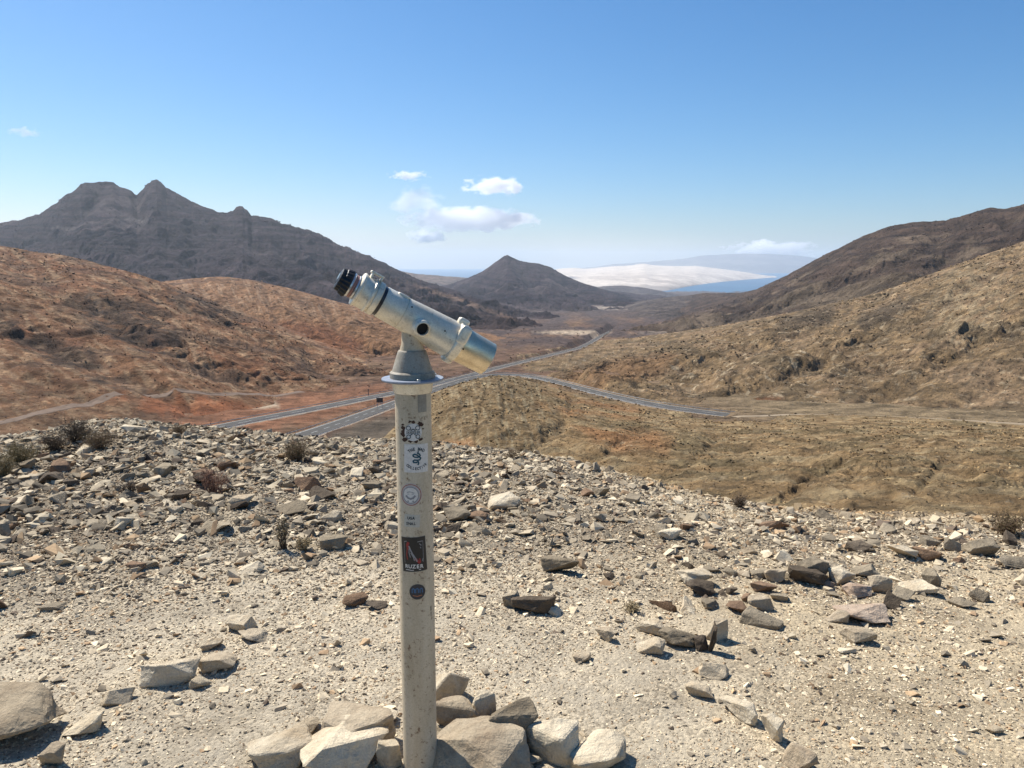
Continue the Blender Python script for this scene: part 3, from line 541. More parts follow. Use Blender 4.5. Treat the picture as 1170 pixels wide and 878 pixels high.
# px, base py, width px, height px, colour, group, yaw deg, depth ratio, label
HERO = [
 (324, 886, 74, 46, 'pale', 'ring', 25, .9, 'pale sloping rock at the left end of the rocks around the post'),
 (397, 896, 108, 72, 'pale', 'ring', 10, .8, 'big cream rock with a broad flat top left of the post foot'),
 (410, 864, 92, 54, 'tan', 'ring', -20, .7, 'tan angular rock behind the big cream rock left of the post'),
 (447, 884, 26, 40, 'pale', 'ring', 50, 1.0, 'small pale rock wedged against the left side of the post'),
 (440, 832, 30, 22, 'pale', 'ring', 5, .8, 'small cream stone just behind the post on its left'),
 (512, 808, 54, 56, 'pale', 'ring', 15, .9, 'topmost cream slab behind the right side of the post'),
 (528, 848, 74, 60, 'tan', 'ring', -8, .6, 'flat faced tan block right behind the post'),
 (556, 842, 26, 52, 'pale', 'ring', 35, .8, 'narrow pale wedge beside the flat faced tan block'),
 (510, 860, 38, 34, 'grey', 'ring', 60, .9, 'small speckled grey rock low beside the post'),
 (552, 902, 124, 72, 'tan', 'ring', -28, .7, 'largest rock at the post foot with its front face in shadow'),
 (586, 862, 62, 68, 'grey', 'ring', 20, .8, 'greyish rounded rock standing behind the shadowed rock'),
 (636, 876, 66, 64, 'pale', 'ring', -32, .8, 'pale block with a dark broken side right of the greyish rock'),
 (684, 892, 72, 46, 'pale', 'ring', 5, .9, 'pale blocky rock at the right end of the rocks around the post'),
 (606, 880, 24, 18, 'tan', 'ring', 15, .9, 'small tan stone in the gap before the pale blocks'),
 (348, 846, 34, 18, 'tan', 'ring', 15, .9, 'small tan stone behind the left end of the ring of rocks'),
 (14, 862, 118, 70, 'tan', 'field', -25, .8, 'large brown boulder with a dark rounded side at the lower left'),
 (66, 882, 24, 38, 'tan', 'line', 70, 1.3, 'upright narrow stone beside the large brown boulder'),
 (98, 845, 46, 30, 'pale', 'line', 40, .6, 'thin pale slab lying next to the large brown boulder'),
 (136, 808, 34, 22, 'tan', 'line', 12, .6, 'short squared stone between the thin slab and the long stone'),
 (196, 786, 66, 34, 'pale', 'line', 22, .4, 'long pale bent stone in the row of path stones'),
 (228, 790, 22, 18, 'pale', 'line', 60, .8, 'little pale stone just below the long bent stone'),
 (249, 772, 48, 30, 'tan', 'line', 40, .7, 'tan wedge stone with a dark side at the end of the long stone'),
 (274, 727, 34, 28, 'pale', 'line', -5, .9, 'bright upright cream stone above the tan wedge stone'),
 (288, 736, 34, 12, 'tan', 'line', 10, .8, 'low tan stone touching the bright upright cream stone'),
 (242, 744, 26, 12, 'pale', 'line', 30, .8, 'low pale flake left of the bright upright cream stone'),
 (408, 696, 30, 20, 'brown', 'field', 5, .8, 'dark brown rounded rock on the gravel left of the post'),
 (430, 699, 24, 9, 'dark', 'field', 5, .8, 'flat dark stone beside the dark brown rounded rock'),
 (287, 660, 28, 18, 'pale', 'field', 0, .9, 'pointed pale stone in the middle of the grey gravel'),
 (381, 631, 32, 21, 'grey', 'field', 15, .7, 'pointed grey rock with a black shaded front near the dry tuft'),
 (155, 655, 22, 14, 'brown', 'field', 0, .8, 'small brown hollow looking stone on the left gravel'),
 (172, 651, 18, 12, 'grey', 'field', 20, .8, 'small grey stone next to the brown hollow looking stone'),
 (60, 700, 28, 8, 'grey', 'field', 5, .6, 'thin flat dark edged flake on the dusty ground at left'),
 (2, 698, 18, 16, 'brown', 'field', 0, .8, 'brown stone cut by the left edge of the view'),
 (428, 545, 16, 13, 'dark', 'field', 0, .8, 'black stone near the post, farther of two dark ones'),
 (425, 562, 22, 11, 'grey', 'field', 0, .8, 'grey block under the black stone near the post'),
 (441, 563, 13, 9, 'dark', 'field', 0, .8, 'tiny black stone touching the post edge in view'),
 (415, 587, 13, 10, 'tan', 'field', 0, .9, 'small tan block lying between the grey block and the gravel'),
 (576, 586, 40, 17, 'pale', 'field', 0, .8, 'bright white topped boulder on the far side right of the post'),
 (522, 599, 34, 16, 'grey', 'field', 0, .8, 'grey brown rock just right of the post on the far gravel'),
 (548, 597, 24, 10, 'brown', 'field', 0, .8, 'low brown rock between the grey brown rock and the white topped boulder'),
 (641, 659, 44, 19, 'grey', 'field', -28, .5, 'split slate grey slab lying alone right of the post'),
 (608, 705, 52, 27, 'dark', 'field', -4, .5, 'dark cracked brown rock set in a hollow of the gravel'),
 (586, 698, 24, 22, 'grey', 'field', 20, .9, 'grey stone leaning on the left end of the dark cracked rock'),
 (634, 706, 18, 13, 'pale', 'field', -30, .8, 'pale flake at the right end of the dark cracked rock'),
 (665, 760, 22, 16, 'tan', 'field', 10, .9, 'small brown based cobble alone on the fine gravel'),
 (792, 672, 42, 24, 'pale', 'right', -20, .7, 'pale sloping block resting on darker stones'),
 (799, 684, 34, 17, 'dark', 'right', -12, .8, 'dark stones under the pale sloping block'),
 (812, 699, 22, 13, 'grey', 'right', 0, .9, 'small grey stone below the dark stones'),
 (842, 704, 26, 18, 'brown', 'right', -10, .9, 'brown round backed stone between two rock clusters'),
 (871, 720, 46, 26, 'grey', 'right', -32, .6, 'grey slanting slab with a black underside'),
 (890, 690, 22, 13, 'grey', 'right', 0, .8, 'small dark edged stone above the grey slanting slab'),
 (743, 752, 34, 25, 'pale', 'right', -10, .7, 'bright white block in front of the pale ledge'),
 (742, 730, 36, 16, 'pale', 'right', -5, .6, 'left part of the low pale ledge'),
 (775, 744, 46, 26, 'grey', 'right', -8, .7, 'grey rock forming the middle of the low pale ledge'),
 (802, 746, 20, 20, 'dark', 'right', 20, .8, 'black wedge under the ledge beside the upright slab'),
 (812, 748, 14, 34, 'dark', 'right', 65, .5, 'thin black slab standing upright in the ledge'),
 (819, 735, 24, 28, 'pale', 'right', 20, .6, 'pale leaning slab behind the upright black slab'),
 (694, 735, 26, 18, 'tan', 'right', -45, .5, 'narrow tan stone half buried left of the white block'),
 (815, 779, 36, 22, 'tan', 'line', -8, .7, 'tan block with a dark front above the row of buried slabs'),
 (800, 800, 36, 16, 'tan', 'line', -35, .5, 'half buried tan slab at the start of the right row'),
 (843, 826, 50, 26, 'pale', 'line', -40, .45, 'long cream slab in the right row of half buried stones'),
 (879, 850, 30, 34, 'pale', 'line', -60, .6, 'cream slab standing on edge at the lower end of the right row'),
 (912, 886, 44, 36, 'tan', 'line', -60, .6, 'tan stone cut by the bottom edge of the view'),
 (985, 716, 62, 22, 'pink', 'right', -5, .6, 'long pitted pinkish rock with a black shadow below it'),
 (980, 739, 38, 18, 'tan', 'right', -5, .7, 'smooth brown topped rock in front of the pitted rock'),
 (968, 750, 22, 8, 'pale', 'right', -15, .7, 'little cream flake in front of the smooth brown topped rock'),
 (955, 713, 28, 12, 'tan', 'right', -15, .7, 'low tan stone left of the pitted rock'),
 (921, 673, 44, 22, 'dark', 'right', -15, .7, 'black shaded rock with a grey top in the large cluster'),
 (928, 664, 32, 28, 'grey', 'right', 20, .7, 'tall grey brown rock in the middle of the large cluster'),
 (885, 668, 24, 20, 'tan', 'right', 0, .8, 'orange tan rock at the left end of the large cluster'),
 (868, 664, 20, 13, 'grey', 'right', 20, .8, 'dark grey stone left of the orange tan rock'),
 (948, 652, 30, 12, 'pale', 'right', -25, .6, 'thin pale slab behind the tall grey brown rock'),
 (961, 671, 30, 24, 'pale', 'right', 30, .7, 'white rock beside the tall grey brown rock'),
 (981, 686, 36, 17, 'pink', 'right', 0, .8, 'rusty brown rounded rock in front of the white rock'),
 (1005, 680, 26, 26, 'tan', 'right', -20, .8, 'lumpy tan rock at the right end of the large cluster'),
 (988, 664, 32, 14, 'grey', 'right', 10, .7, 'grey stones behind the rusty brown rounded rock'),
 (944, 672, 16, 11, 'pink', 'right', 0, .9, 'small pinkish stone in the gap of the large cluster'),
 (1050, 681, 46, 14, 'pale', 'right', -12, .5, 'low long cream rock standing apart at the right'),
 (1065, 673, 20, 22, 'grey', 'right', -40, .7, 'grey fin of rock behind the low long cream rock'),
 (1119, 690, 20, 17, 'grey', 'right', 20, .8, 'lone pointed grey rock casting a long shadow at the far right'),
 (1135, 840, 18, 10, 'pale', 'right', 0, .8, 'lone cream pebble sized rock on the bare ground at the lower right'),
 (980, 634, 28, 15, 'dark', 'right', 0, .8, 'black faced rock on the far edge above the large cluster'),
 (1030, 641, 32, 15, 'pale', 'right', -8, .7, 'pale rock in the far row right of the black faced rock'),
 (1058, 643, 34, 14, 'brown', 'right', -15, .7, 'brown slab at the right end of the far row'),
 (1120, 638, 38, 17, 'grey', 'right', 0, .8, 'large grey rock with a black shaded side near the right edge'),
 (1160, 652, 44, 14, 'grey', 'right', -10, .6, 'long low grey rock cut by the right edge of the view'),
 (1015, 611, 20, 12, 'grey', 'right', 0, .9, 'round grey rock on the crest line at the right'),
 (765, 619, 30, 14, 'pale', 'right', 15, .5, 'pale tilted flake standing up on the far gravel'),
 (232, 549, 24, 12, 'brown', 'field', 0, .8, 'dark reddish rock on the left mound beside the dry bush'),
 (262, 541, 22, 15, 'brown', 'field', 0, .8, 'reddish brown rock farther up the left mound'),
]
used = []
for k, (px, py, W, H, c, g, yaw, dr, lab) in enumerate(HERO):
    py0 = min(py, 905)
    hit, dep = ground_hit(px, py0 - (2 if H > 12 else 1))
    if hit is None: continue
    m = dep / FPX; ww = W * m; th = math.atan2(-hit.z, math.hypot(hit.x, hit.y))
    D = ww * dr; hh = max((H * m - D * math.sin(th)) / math.cos(th), .38 * ww if H > W * .4 else .22 * ww) * 1.1
    fwd = Vector((hit.x, hit.y, 0)).normalized()
    me = rock_mesh('rock', 300 + k, 11 + k % 5, 3 if W > 40 else 2, .038, .62)
    me.materials.append(RM[c])
    o = link('rock', me); place(o, hit + fwd * D * .45, ww, D, hh, R(yaw), (R(random.uniform(-6, 6)), R(random.uniform(-8, 8))), .1)
    tag(o, lab, 'rock', GRP[g]); used.append((hit.x, hit.y, ww * .5))
LIB = [rock_mesh('stone', 900 + k, 9 + k % 6, 1, .035, .5) for k in range(16)]
libm = {}
for c in RM:
    for k in range(16):
        q = LIB[k].copy(); q.materials.append(RM[c]); libm[c, k] = q
LAND = [(339, 517, 'round olive bush'), (246, 552, 'reddish leggy bush'), (324, 610, 'twiggy tuft'), (88, 494, 'dark mound shrub'), (24, 520, 'leftmost olive bush'),
        (381, 621, 'pointed grey rock'), (287, 651, 'pointed pale stone'), (428, 539, 'black stone near the post'), (425, 557, 'grey block near the post'), (155, 648, 'brown hollow looking stone'),
        (146, 560, 'small dark shrub on the mound'), (206, 492, 'small olive crest shrub'), (576, 578, 'white topped boulder'), (641, 650, 'split slate slab'), (608, 692, 'dark cracked rock'),
        (523, 590, 'grey brown rock by the post'), (792, 660, 'pale sloping block'), (842, 695, 'brown round backed stone'), (885, 658, 'orange tan rock'), (928, 650, 'tall grey brown rock'),
        (961, 659, 'white rock of the cluster'), (985, 705, 'long pitted rock'), (1050, 674, 'long cream rock'), (1119, 682, 'lone pointed rock'), (980, 626, 'black faced rock'), (1058, 636, 'far row slab'),
        (1120, 630, 'large edge rock'), (1015, 605, 'round grey crest rock'), (765, 612, 'tilted flake'), (871, 707, 'slanting grey slab'), (1150, 600, 'rightmost brown bush'), (845, 573, 'dark crest tuft'), (232, 543, 'reddish rock on the mound')]
LBL = set()
def rel(px, py, c, sh, sz, near):
    for k in near:
        lx, ly, nm_ = LAND[k]; dx, dy = px - lx, py - ly
        if abs(dx) > 2.2 * abs(dy): w_ = 'left of' if dx < 0 else 'right of'
        elif abs(dy) > 1.4 * abs(dx): w_ = 'behind' if dy < 0 else 'in front of'
        else: w_ = ('behind and ' if dy < 0 else 'in front and ') + ('left of' if dx < 0 else 'right of')
        far = 'just ' if math.hypot(dx, dy * 1.6) < 38 else ('well ' if math.hypot(dx, dy * 1.6) > 85 else '')
        t = f"{sz} {c} {sh} stone {far}{w_} the {nm_}"
        if len(t.split()) > 15: t = f"{sz} {c} {sh} stone {w_} the {nm_}"
        if len(t.split()) > 15: continue
        if t not in LBL: LBL.add(t); return t
    return t
def stones(n, reg, smin, smax, cols, lab, grp, rnd):
    c = 0; tries = 0; batch = []
    while c < n and tries < n * 20:
        tries += 1
        px = rnd.uniform(reg[0], reg[1]); py = rnd.uniform(reg[2], reg[3])
        top = float(np.interp(px, _c[:, 0], _c[:, 1]))
        if py < top + 3: continue
        hit, dep = ground_hit(px, py)
        if hit is None or any(math.hypot(hit.x - a, hit.y - b) < r for a, b, r in used): continue
        s = smin * (smax / smin) ** (rnd.random() ** 2.0)
        cc = rnd.choice(cols); o = link('rock', libm[cc, rnd.randrange(16)])
        dr_, hr_ = rnd.uniform(.45, 1), rnd.uniform(.26, .66)
        place(o, hit, s, s * dr_, s * hr_, rnd.uniform(0, 6.3), (rnd.gauss(0, .18), rnd.gauss(0, .18)), .15)
        sh = 'flat' if hr_ < .36 else ('long' if dr_ < .6 else ('blocky' if hr_ > .52 else 'wedge shaped'))
        sz = 'small' if s < smin * 1.25 else ('large' if s > smin * 2.0 else 'middling')
        near = sorted(range(len(LAND)), key=lambda k: math.hypot(px - LAND[k][0], 1.6 * (py - LAND[k][1])))[:6]
        tag(o, rel(px, py, lab[cc], sh, sz, near), 'rock', grp); used.append((hit.x, hit.y, s * .35)); c += 1
rnd = random.Random(5)
nm = {'pale': 'pale', 'grey': 'grey', 'brown': 'brown', 'dark': 'blackish', 'tan': 'tan', 'pink': 'pinkish'}
stones(118, (-20, 455, 486, 610), .075, .26, ['grey', 'grey', 'pale', 'pale', 'brown', 'dark', 'tan'], nm, 'rubble stones on the left mound', rnd)
stones(64, (690, 1180, 585, 700), .06, .17, ['grey', 'pale', 'tan', 'brown', 'grey', 'dark'], nm, 'scattered stones on the right slope', rnd)
stones(26, (500, 760, 515, 620), .06, .15, ['grey', 'pale', 'brown', 'dark'], nm, 'scattered stones on the far gravel', rnd)

# gravel: far too many pieces to count
def gravel():
    rnd = random.Random(77); shapes = []
    for k in range(24):
        bm = rock_hull(rnd, 9, .6); bmesh.ops.triangulate(bm, faces=bm.faces)
        v = np.array([x.co[:] for x in bm.verts]); bm.verts.index_update()
        f = np.array([[q.index for q in p.verts] for p in bm.faces]); bm.free()
        v = v / (v.max(0) - v.min(0)); shapes.append((v, f))
    g = np.random.default_rng(3)
    N = 560000
    r = np.exp(g.uniform(math.log(1.7), math.log(17), N)); a = g.uniform(-R(56), R(56), N)
    x = np.sin(a) * r; y = np.cos(a) * r; z = zg(x, y); _, rr, rc = zg_base(x, y)
    px, py = proj(x, y, z)
    # rubble cover: dense on the left flank and towards the crest, sparse on the trodden dust
    cover = fbm(x / .8, y / .8, 4, 303) + fbm(x / .25, y / .25, 3, 307) * .5
    left = ss(720, 560, px); dens = .5 + .5 * ss(730, 640, py + cover * 90) * (.45 + .55 * left)
    dens = dens * (1 - .6 * ss(.0, .25, fbm(x / .9 + 40, y / .9, 4, 311)) * ss(620, 700, py))
    dens = np.clip(dens, .05, 1) * np.where(r > rc + 4, 0, 1) * (1 - .8 * ss(-2.2, .6, r - rc) * ss(500, 660, px))
    keep = g.random(N) < dens; x, y, z, r, px, py, cover, rr, rc = (q[keep] for q in (x, y, z, r, px, py, cover, rr, rc)); n = len(x)
    u = g.random(n); big = ss(720, 590, py) * (.55 + .45 * ss(760, 520, px))
    mix = .5 + .9 * fbm(x / .5, y / .5, 3, 317); smin = .0024 * r * (.8 + .5 * big * mix); s = smin * (1 - u * .9995) ** (-1 / (3.1 - 1.2 * big * np.clip(mix, 0, 1))); s = np.minimum(s, .02 + .018 * r * (.5 + big * .6)); s = np.minimum(s, .13) * (1 - .14 * big)
    print('gravel pieces', n)
    sx = s * g.uniform(.8, 1.3, n); sy = s * g.uniform(.5, 1.0, n); sz = s * g.uniform(.2, .68, n)
    yaw = g.uniform(0, 2 * np.pi, n); tx = g.normal(0, .28, n); ty = g.normal(0, .28, n)
    cy_, sy_ = np.cos(yaw), np.sin(yaw); cx_, sx_ = np.cos(tx), np.sin(tx); c2, s2 = np.cos(ty), np.sin(ty)
    Rm = np.empty((n, 3, 3))
    Rz = np.stack([np.stack([cy_, -sy_, 0 * cy_], -1), np.stack([sy_, cy_, 0 * cy_], -1), np.stack([0 * cy_, 0 * cy_, 1 + 0 * cy_], -1)], 1)
    Rx = np.stack([np.stack([1 + 0 * cx_, 0 * cx_, 0 * cx_], -1), np.stack([0 * cx_, cx_, -sx_], -1), np.stack([0 * cx_, sx_, cx_], -1)], 1)
    Ry = np.stack([np.stack([c2, 0 * c2, s2], -1), np.stack([0 * c2, 1 + 0 * c2, 0 * c2], -1), np.stack([-s2, 0 * c2, c2], -1)], 1)
    Rm = Rx @ Ry @ Rz
    pal = np.array([(.54, .47, .355), (.42, .365, .28), (.30, .262, .205), (.19, .165, .13), (.64, .57, .44), (.28, .20, .13), (.12, .095, .075), (.42, .31, .20)])
    pr = np.array([.24, .2, .17, .1, .13, .07, .04, .05]); ci = g.choice(len(pal), n, p=pr / pr.sum())
    dk = g.random(n) < (.08 + .14 * big) * (.6 + .8 * (fbm(x / .7, y / .7, 3, 321) > 0)); ci = np.where(dk, g.choice([2, 3, 5, 6], n, p=[.35, .3, .2, .15]), ci)
    pal = pal * np.array([1.08, 1.01, .90]); cc = pal[ci] * g.uniform(.8, 1.22, n)[:, None] * (1.12 - .34 * big)[:, None]  # pieces on the rubble coloured darker, imitating the mound's shading
    cc = cc * (1 - (1 - np.array([.80, .70, .55])) * (ss(-2.2, .2, rr - rc) * ss(480, 620, px))[:, None])
    sh = g.integers(0, 24, n); VV = []; FF = []; CC = []; off = 0
    for k in range(24):
        i = np.where(sh == k)[0]; v, f = shapes[k]; m = len(v)
        L = v[None] * np.stack([sx[i], sy[i], sz[i]], -1)[:, None, :]
        Wd = np.einsum('nij,nmj->nmi', Rm[i], L) + np.stack([x[i], y[i], z[i] + sz[i] * .16], -1)[:, None, :]
        VV.append(Wd.reshape(-1, 3)); CC.append(np.repeat(cc[i], m, 0))
        FF.append((f[None] + (off + np.arange(len(i)) * m)[:, None, None]).reshape(-1, 3)); off += len(i) * m
    m, nn, l, b = nodemat('gravel_stone')
    at_ = nn.new('ShaderNodeAttribute'); at_.attribute_name = 'Col'; gg = nn.new('ShaderNodeNewGeometry')
    t = noise_node(nn, l, gg.outputs['Position'], 90, 5, .7); rr_ = ramp(nn, l, t.outputs[0], [(.3, (.75,) * 3), (.7, (1.2,) * 3)])
    l.new(mixc(nn, l, 'MULTIPLY', 1.0, at_.outputs[0], rr_.outputs[0]), b.inputs['Base Color'])
    b.inputs['Roughness'].default_value = .95; b.inputs['Specular IOR Level'].default_value = .2
    o = link('gravel', np_mesh('gravel', np.concatenate(VV), np.concatenate(FF), np.concatenate(CC), smooth=False), m); o['kind'] = 'stuff'
gravel()

# ------------------------------------------------------------------ telescope
PY0 = 2.25
pcx = float(at(474, 560, PY0)[0]); PR = .0535
U = .000487
def lathe(bm, prof, seg=48, mat=Matrix.Identity(4), cap=(True, True), wob=None):
    rings = []
    for k, (s, r) in enumerate(prof):
        ring = []
        for i in range(seg):
            a = 2 * math.pi * i / seg; rr = r * (wob(i, k) if wob else 1)
            ring.append(bm.verts.new(mat @ Vector((rr * math.cos(a), rr * math.sin(a), s))))
        rings.append(ring)
    for a, b in zip(rings, rings[1:]):
        for i in range(seg): bm.faces.new((a[i], a[(i + 1) % seg], b[(i + 1) % seg], b[i]))
    if cap[0]: bm.faces.new(list(reversed(rings[0])))
    if cap[1]: bm.faces.new(rings[-1])
def bobj(name, bm, mat, parent=None, smooth=None):
    bmesh.ops.recalc_face_normals(bm, faces=bm.faces)
    for f in bm.faces: f.smooth = smooth is not None
    if smooth is not None:
        for e in bm.edges:
            if len(e.link_faces) == 2 and e.calc_face_angle(0) > R(smooth): e.smooth = False
    me = bpy.data.meshes.new(name); bm.to_mesh(me); bm.free()
    return link(name, me, mat, parent)
def paint(name, base, dirt, rough=.45, rust=.3, metal=0, scale=14, bump=.15, streaks=True):
    m, n, l, b = nodemat(name)
    tc = n.new('ShaderNodeTexCoord'); g = n.new('ShaderNodeNewGeometry'); P = g.outputs['Position']
    mp = n.new('ShaderNodeMapping'); mp.inputs['Scale'].default_value = (1, 1, .22 if streaks else 1); l.new(P, mp.inputs[0])
    t = noise_node(n, l, mp.outputs[0], scale, 8, .68, .3); r = ramp(n, l, t.outputs[0], [(.4, base), (.72, dirt)])
    t2 = noise_node(n, l, P, scale * 7, 6, .7); r2 = ramp(n, l, t2.outputs[0], [(.57, (0, 0, 0)), (.68, (rust,) * 3)])
    c = mixc(n, l, 'MIX', r2.outputs[0], r.outputs[0], (.16, .085, .04))
    t4 = noise_node(n, l, P, 240, 4, .6); r4 = ramp(n, l, t4.outputs[0], [(.3, (.86,) * 3), (.6, (1.05,) * 3)])
    c = mixc(n, l, 'MULTIPLY', 1.0, c, r4.outputs[0])
    l.new(c, b.inputs['Base Color']); b.inputs['Metallic'].default_value = metal
    rr = ramp(n, l, t.outputs[0], [(.3, (rough,) * 3), (.75, (min(1, rough + .3),) * 3)]); l.new(rr.outputs[0], b.inputs['Roughness'])
    bp = n.new('ShaderNodeBump'); bp.inputs['Strength'].default_value = bump; bp.inputs['Distance'].default_value = .002; l.new(t2.outputs[0], bp.inputs['Height'])
    l.new(bp.outputs[0], b.inputs['Normal']); return m
def plain(name, c, rough=.6, metal=0):
    m, n, l, b = nodemat(name)
    g = n.new('ShaderNodeNewGeometry'); t = noise_node(n, l, g.outputs['Position'], 160, 5, .65)
    r = ramp(n, l, t.outputs[0], [(.3, tuple(x * .82 for x in c)), (.7, tuple(min(1, x * 1.08) for x in c))]); l.new(r.outputs[0], b.inputs['Base Color'])
    b.inputs['Roughness'].default_value = rough; b.inputs['Metallic'].default_value = metal; return m
M_post = paint('post_paint', (.58, .485, .345), (.42, .325, .205), .5, .9, scale=9, bump=.3)
M_body = paint('telescope_paint', (.86, .78, .62), (.58, .49, .35), .27, .45, scale=10, streaks=False, bump=.06)
M_body.node_tree.nodes['Principled BSDF'].inputs['Metallic'].default_value = .28
M_grey = paint('weathered_grey', (.35, .315, .25), (.20, .17, .13), .6, .7, scale=22, bump=.4, streaks=False)
M_plate = paint('shaded_plate_paint', (.26, .30, .37), (.18, .19, .22), .35, .2, scale=20, streaks=False)  # dark blue-grey base imitates the telescope's shadow lying on the plate
M_hood = paint('bare_metal_hood', (.84, .71, .50), (.68, .55, .36), .24, .1, metal=.9, scale=16, streaks=False, bump=.05)
M_black = plain('black_rubber', (.012, .012, .013), .5)
M_red = plain('worn_red_ring', (.35, .17, .13), .5); M_chrome = plain('pale_metal', (.75, .72, .68), .3, .7)
M_hole = plain('dark_hole', (.006, .006, .006), .9)
root = empty('viewing_telescope', (pcx, PY0, -1.6))
tag(root, 'cream coin telescope on a stickered post ringed with rocks, pointing down to the right', 'telescope')
def loc(p): return Vector(p) - root.location          # the parts' geometry is relative to the root
zt = float(at(474, 447, PY0)[2])                      # top of the bare post
lean = float(at(470.5 + 3, 447, PY0)[0]) - pcx
bm = bmesh.new(); H0 = -.18; H1 = zt - root.location.z
lathe(bm, [(H0, PR), (H1 * .5, PR), (H1, PR)], 64); post = bobj('post', bm, M_post, root, 40)
def zz(py, d=PY0): return float(at(474, py, d)[2]) - root.location.z
bm = bmesh.new(); lathe(bm, [(zz(448), .0555), (zz(446), .0575), (zz(437), .0605), (zz(435.5), .0615), (zz(435), .058)], 64); bobj('collar', bm, M_body, root, 40)
bm = bmesh.new(); lathe(bm, [(zz(435.3), .080), (zz(434), .0905), (zz(432.6), .0915), (zz(431.8), .0905), (zz(431.4), .060)], 72); bobj('base_plate', bm, M_plate, root, 30)
for k in range(3):
    a = R(-70 + 110 * k); bm = bmesh.new(); lathe(bm, [(zz(431.5), .006), (zz(429.6), .006), (zz(429.3), .0045)], 6, Matrix.Translation((.078 * math.cos(a), .078 * math.sin(a), 0))); bobj('bolt', bm, M_chrome, root, 30)
bm = bmesh.new(); lathe(bm, [(zz(431.5), .0665), (zz(425.5), .0665), (zz(424.5), .064), (zz(423.5), .0595), (zz(413), .051), (zz(402), .042), (zz(401), .041), (zz(400), .0385)], 64); bobj('swivel_cone', bm, M_grey, root, 25)
bm = bmesh.new()
lathe(bm, [(zz(401.5), .0375), (zz(399), .037), (zz(392), .032), (zz(380), .031), (zz(370), .030)], 40, Matrix.Diagonal((.95, .95, 1, 1))); bobj('neck', bm, M_post, root, 25)
# the tube: axis direction seen in the photo 28 degrees down to the right, pointing a little away
camR = Vector((1, 0, 0)); camU = Vector((0, sp_, cp)); camF = Vector((0, cp, -sp_))
ax = (camR * .882 - camU * .471 + camF * .36).normalized()
P0 = Vector([float(v) for v in at(475.4, 366.2, PY0)]) - root.location
K = U * .962
zax = ax; xax = Vector((0, 0, 1)).cross(zax).normalized(); yax = zax.cross(xax)
TM = Matrix((xax, yax, zax)).transposed().to_4x4(); TM.translation = P0 - ax * (533 * K)
def tube(name, prof, mat, seg=64, parent=root, cap=(True, True), wob=None, sm=28):
    bm = bmesh.new(); lathe(bm, [(s * K, r * U) for s, r in prof], seg, TM, cap, wob); return bobj(name, bm, mat, parent, sm)
tb = tube('tube', [(286, 90), (290, 95), (296, 96), (424, 99), (426, 95), (431, 95), (433, 99), (600, 108), (790, 116)], M_body)
tube('eyepiece', [(-4, 40), (-2, 56), (2, 62), (26, 64), (30, 70), (64, 78), (72, 74)], M_black, 72, wob=lambda i, k: 1 + (.07 if (i // 2) % 2 else 0) if k >= 2 else 1)
tube('eye_lens', [(-6, 36), (-3.5, 39)], plain('eye_glass', (.02, .025, .03), .08))
tube('ring', [(66, 66), (70, 73), (82, 75), (86, 70)], M_chrome); tube('ring', [(84, 66), (90, 70), (100, 72), (104, 66)], M_red)
tube('ring', [(102, 62), (108, 72), (116, 74), (122, 66)], M_chrome)
tube('focus_drum', [(118, 60), (124, 101), (130, 105), (139, 105), (143, 99), (196, 98), (202, 100), (206, 106), (216, 106), (219, 98), (226, 96), (229, 102), (233, 104), (262, 103), (266, 98)], M_body)
tube('scale_band', [(262, 94), (268, 92), (318, 92), (321, 92)], plain('scale_black', (.02, .02, .026), .35))
for k in range(7):       # worn white marks on the black band
    bm = bmesh.new(); a0 = -1.9 + k * .42
    vs = []
    for (s, da) in ((270, 0), (281, .02), (283, .12), (272, .13)):
        a = a0 + da; vs.append(bm.verts.new(TM @ Vector((93.2 * U * math.cos(a), 93.2 * U * math.sin(a), s * K))))
    bm.faces.new(vs)
    bobj('scale_mark', bm, M_chrome, root)
tube('clamp_ring', [(786, 112), (792, 124), (800, 128), (838, 127), (848, 122), (852, 108)], M_body)
tube('objective_hood', [(838, 109), (860, 110), (1056, 105), (1062, 105), (1064, 101), (1062, 99), (1000, 98)], M_hood, cap=(True, False))
tube('objective_lens', [(1000, 96), (1006, 70), (1008, 20)], plain('lens_glass', (.015, .02, .03), .05))
def blob_part(name, c_s, off, size, mat, rot=None, parent=root, bev=.3, kind='box'):
    bm = bmesh.new(); bmesh.ops.create_cube(bm, size=1)
    bmesh.ops.bevel(bm, geom=list(bm.edges), offset=bev * .5, segments=4, profile=.5, affect='EDGES', clamp_overlap=True)
    ub = TM.to_3x3(); up = (Vector((0, 0, 1)) - ax * ax.z).normalized(); sd = ax.cross(up)     # sd: sideways
    for v in bm.verts:
        p = TM.translation + ax * (c_s * K + v.co.x * size[0] * K) + up * ((off[0] + v.co.z * size[2]) * U) + sd * ((off[1] + v.co.y * size[1]) * U)
        v.co = p
    return bobj(name, bm, mat, parent, 50)
blob_part('clamp_lug', 806, (128, 6), (74, 60, 44), M_body, bev=.55)
blob_part('clamp_lug', 818, (52, 112), (74, 44, 120), M_body, bev=.6)
blob_part('clamp_lug', 818, (-110, 10), (70, 90, 60), M_body, bev=.6)
blob_part('top_cover', 392, (92, 8), (80, 74, 18), M_body, bev=.5)
# sighting bracket: two cheeks and a bridge
br = blob_part('sight', 192, (128, 0), (86, 60, 14), M_body, bev=.25)
blob_part('sight_cheek', 166, (112, 0), (14, 60, 38), M_body, parent=br, bev=.25); blob_part('sight_cheek', 226, (110, 0), (12, 60, 34), M_body, parent=br, bev=.25)
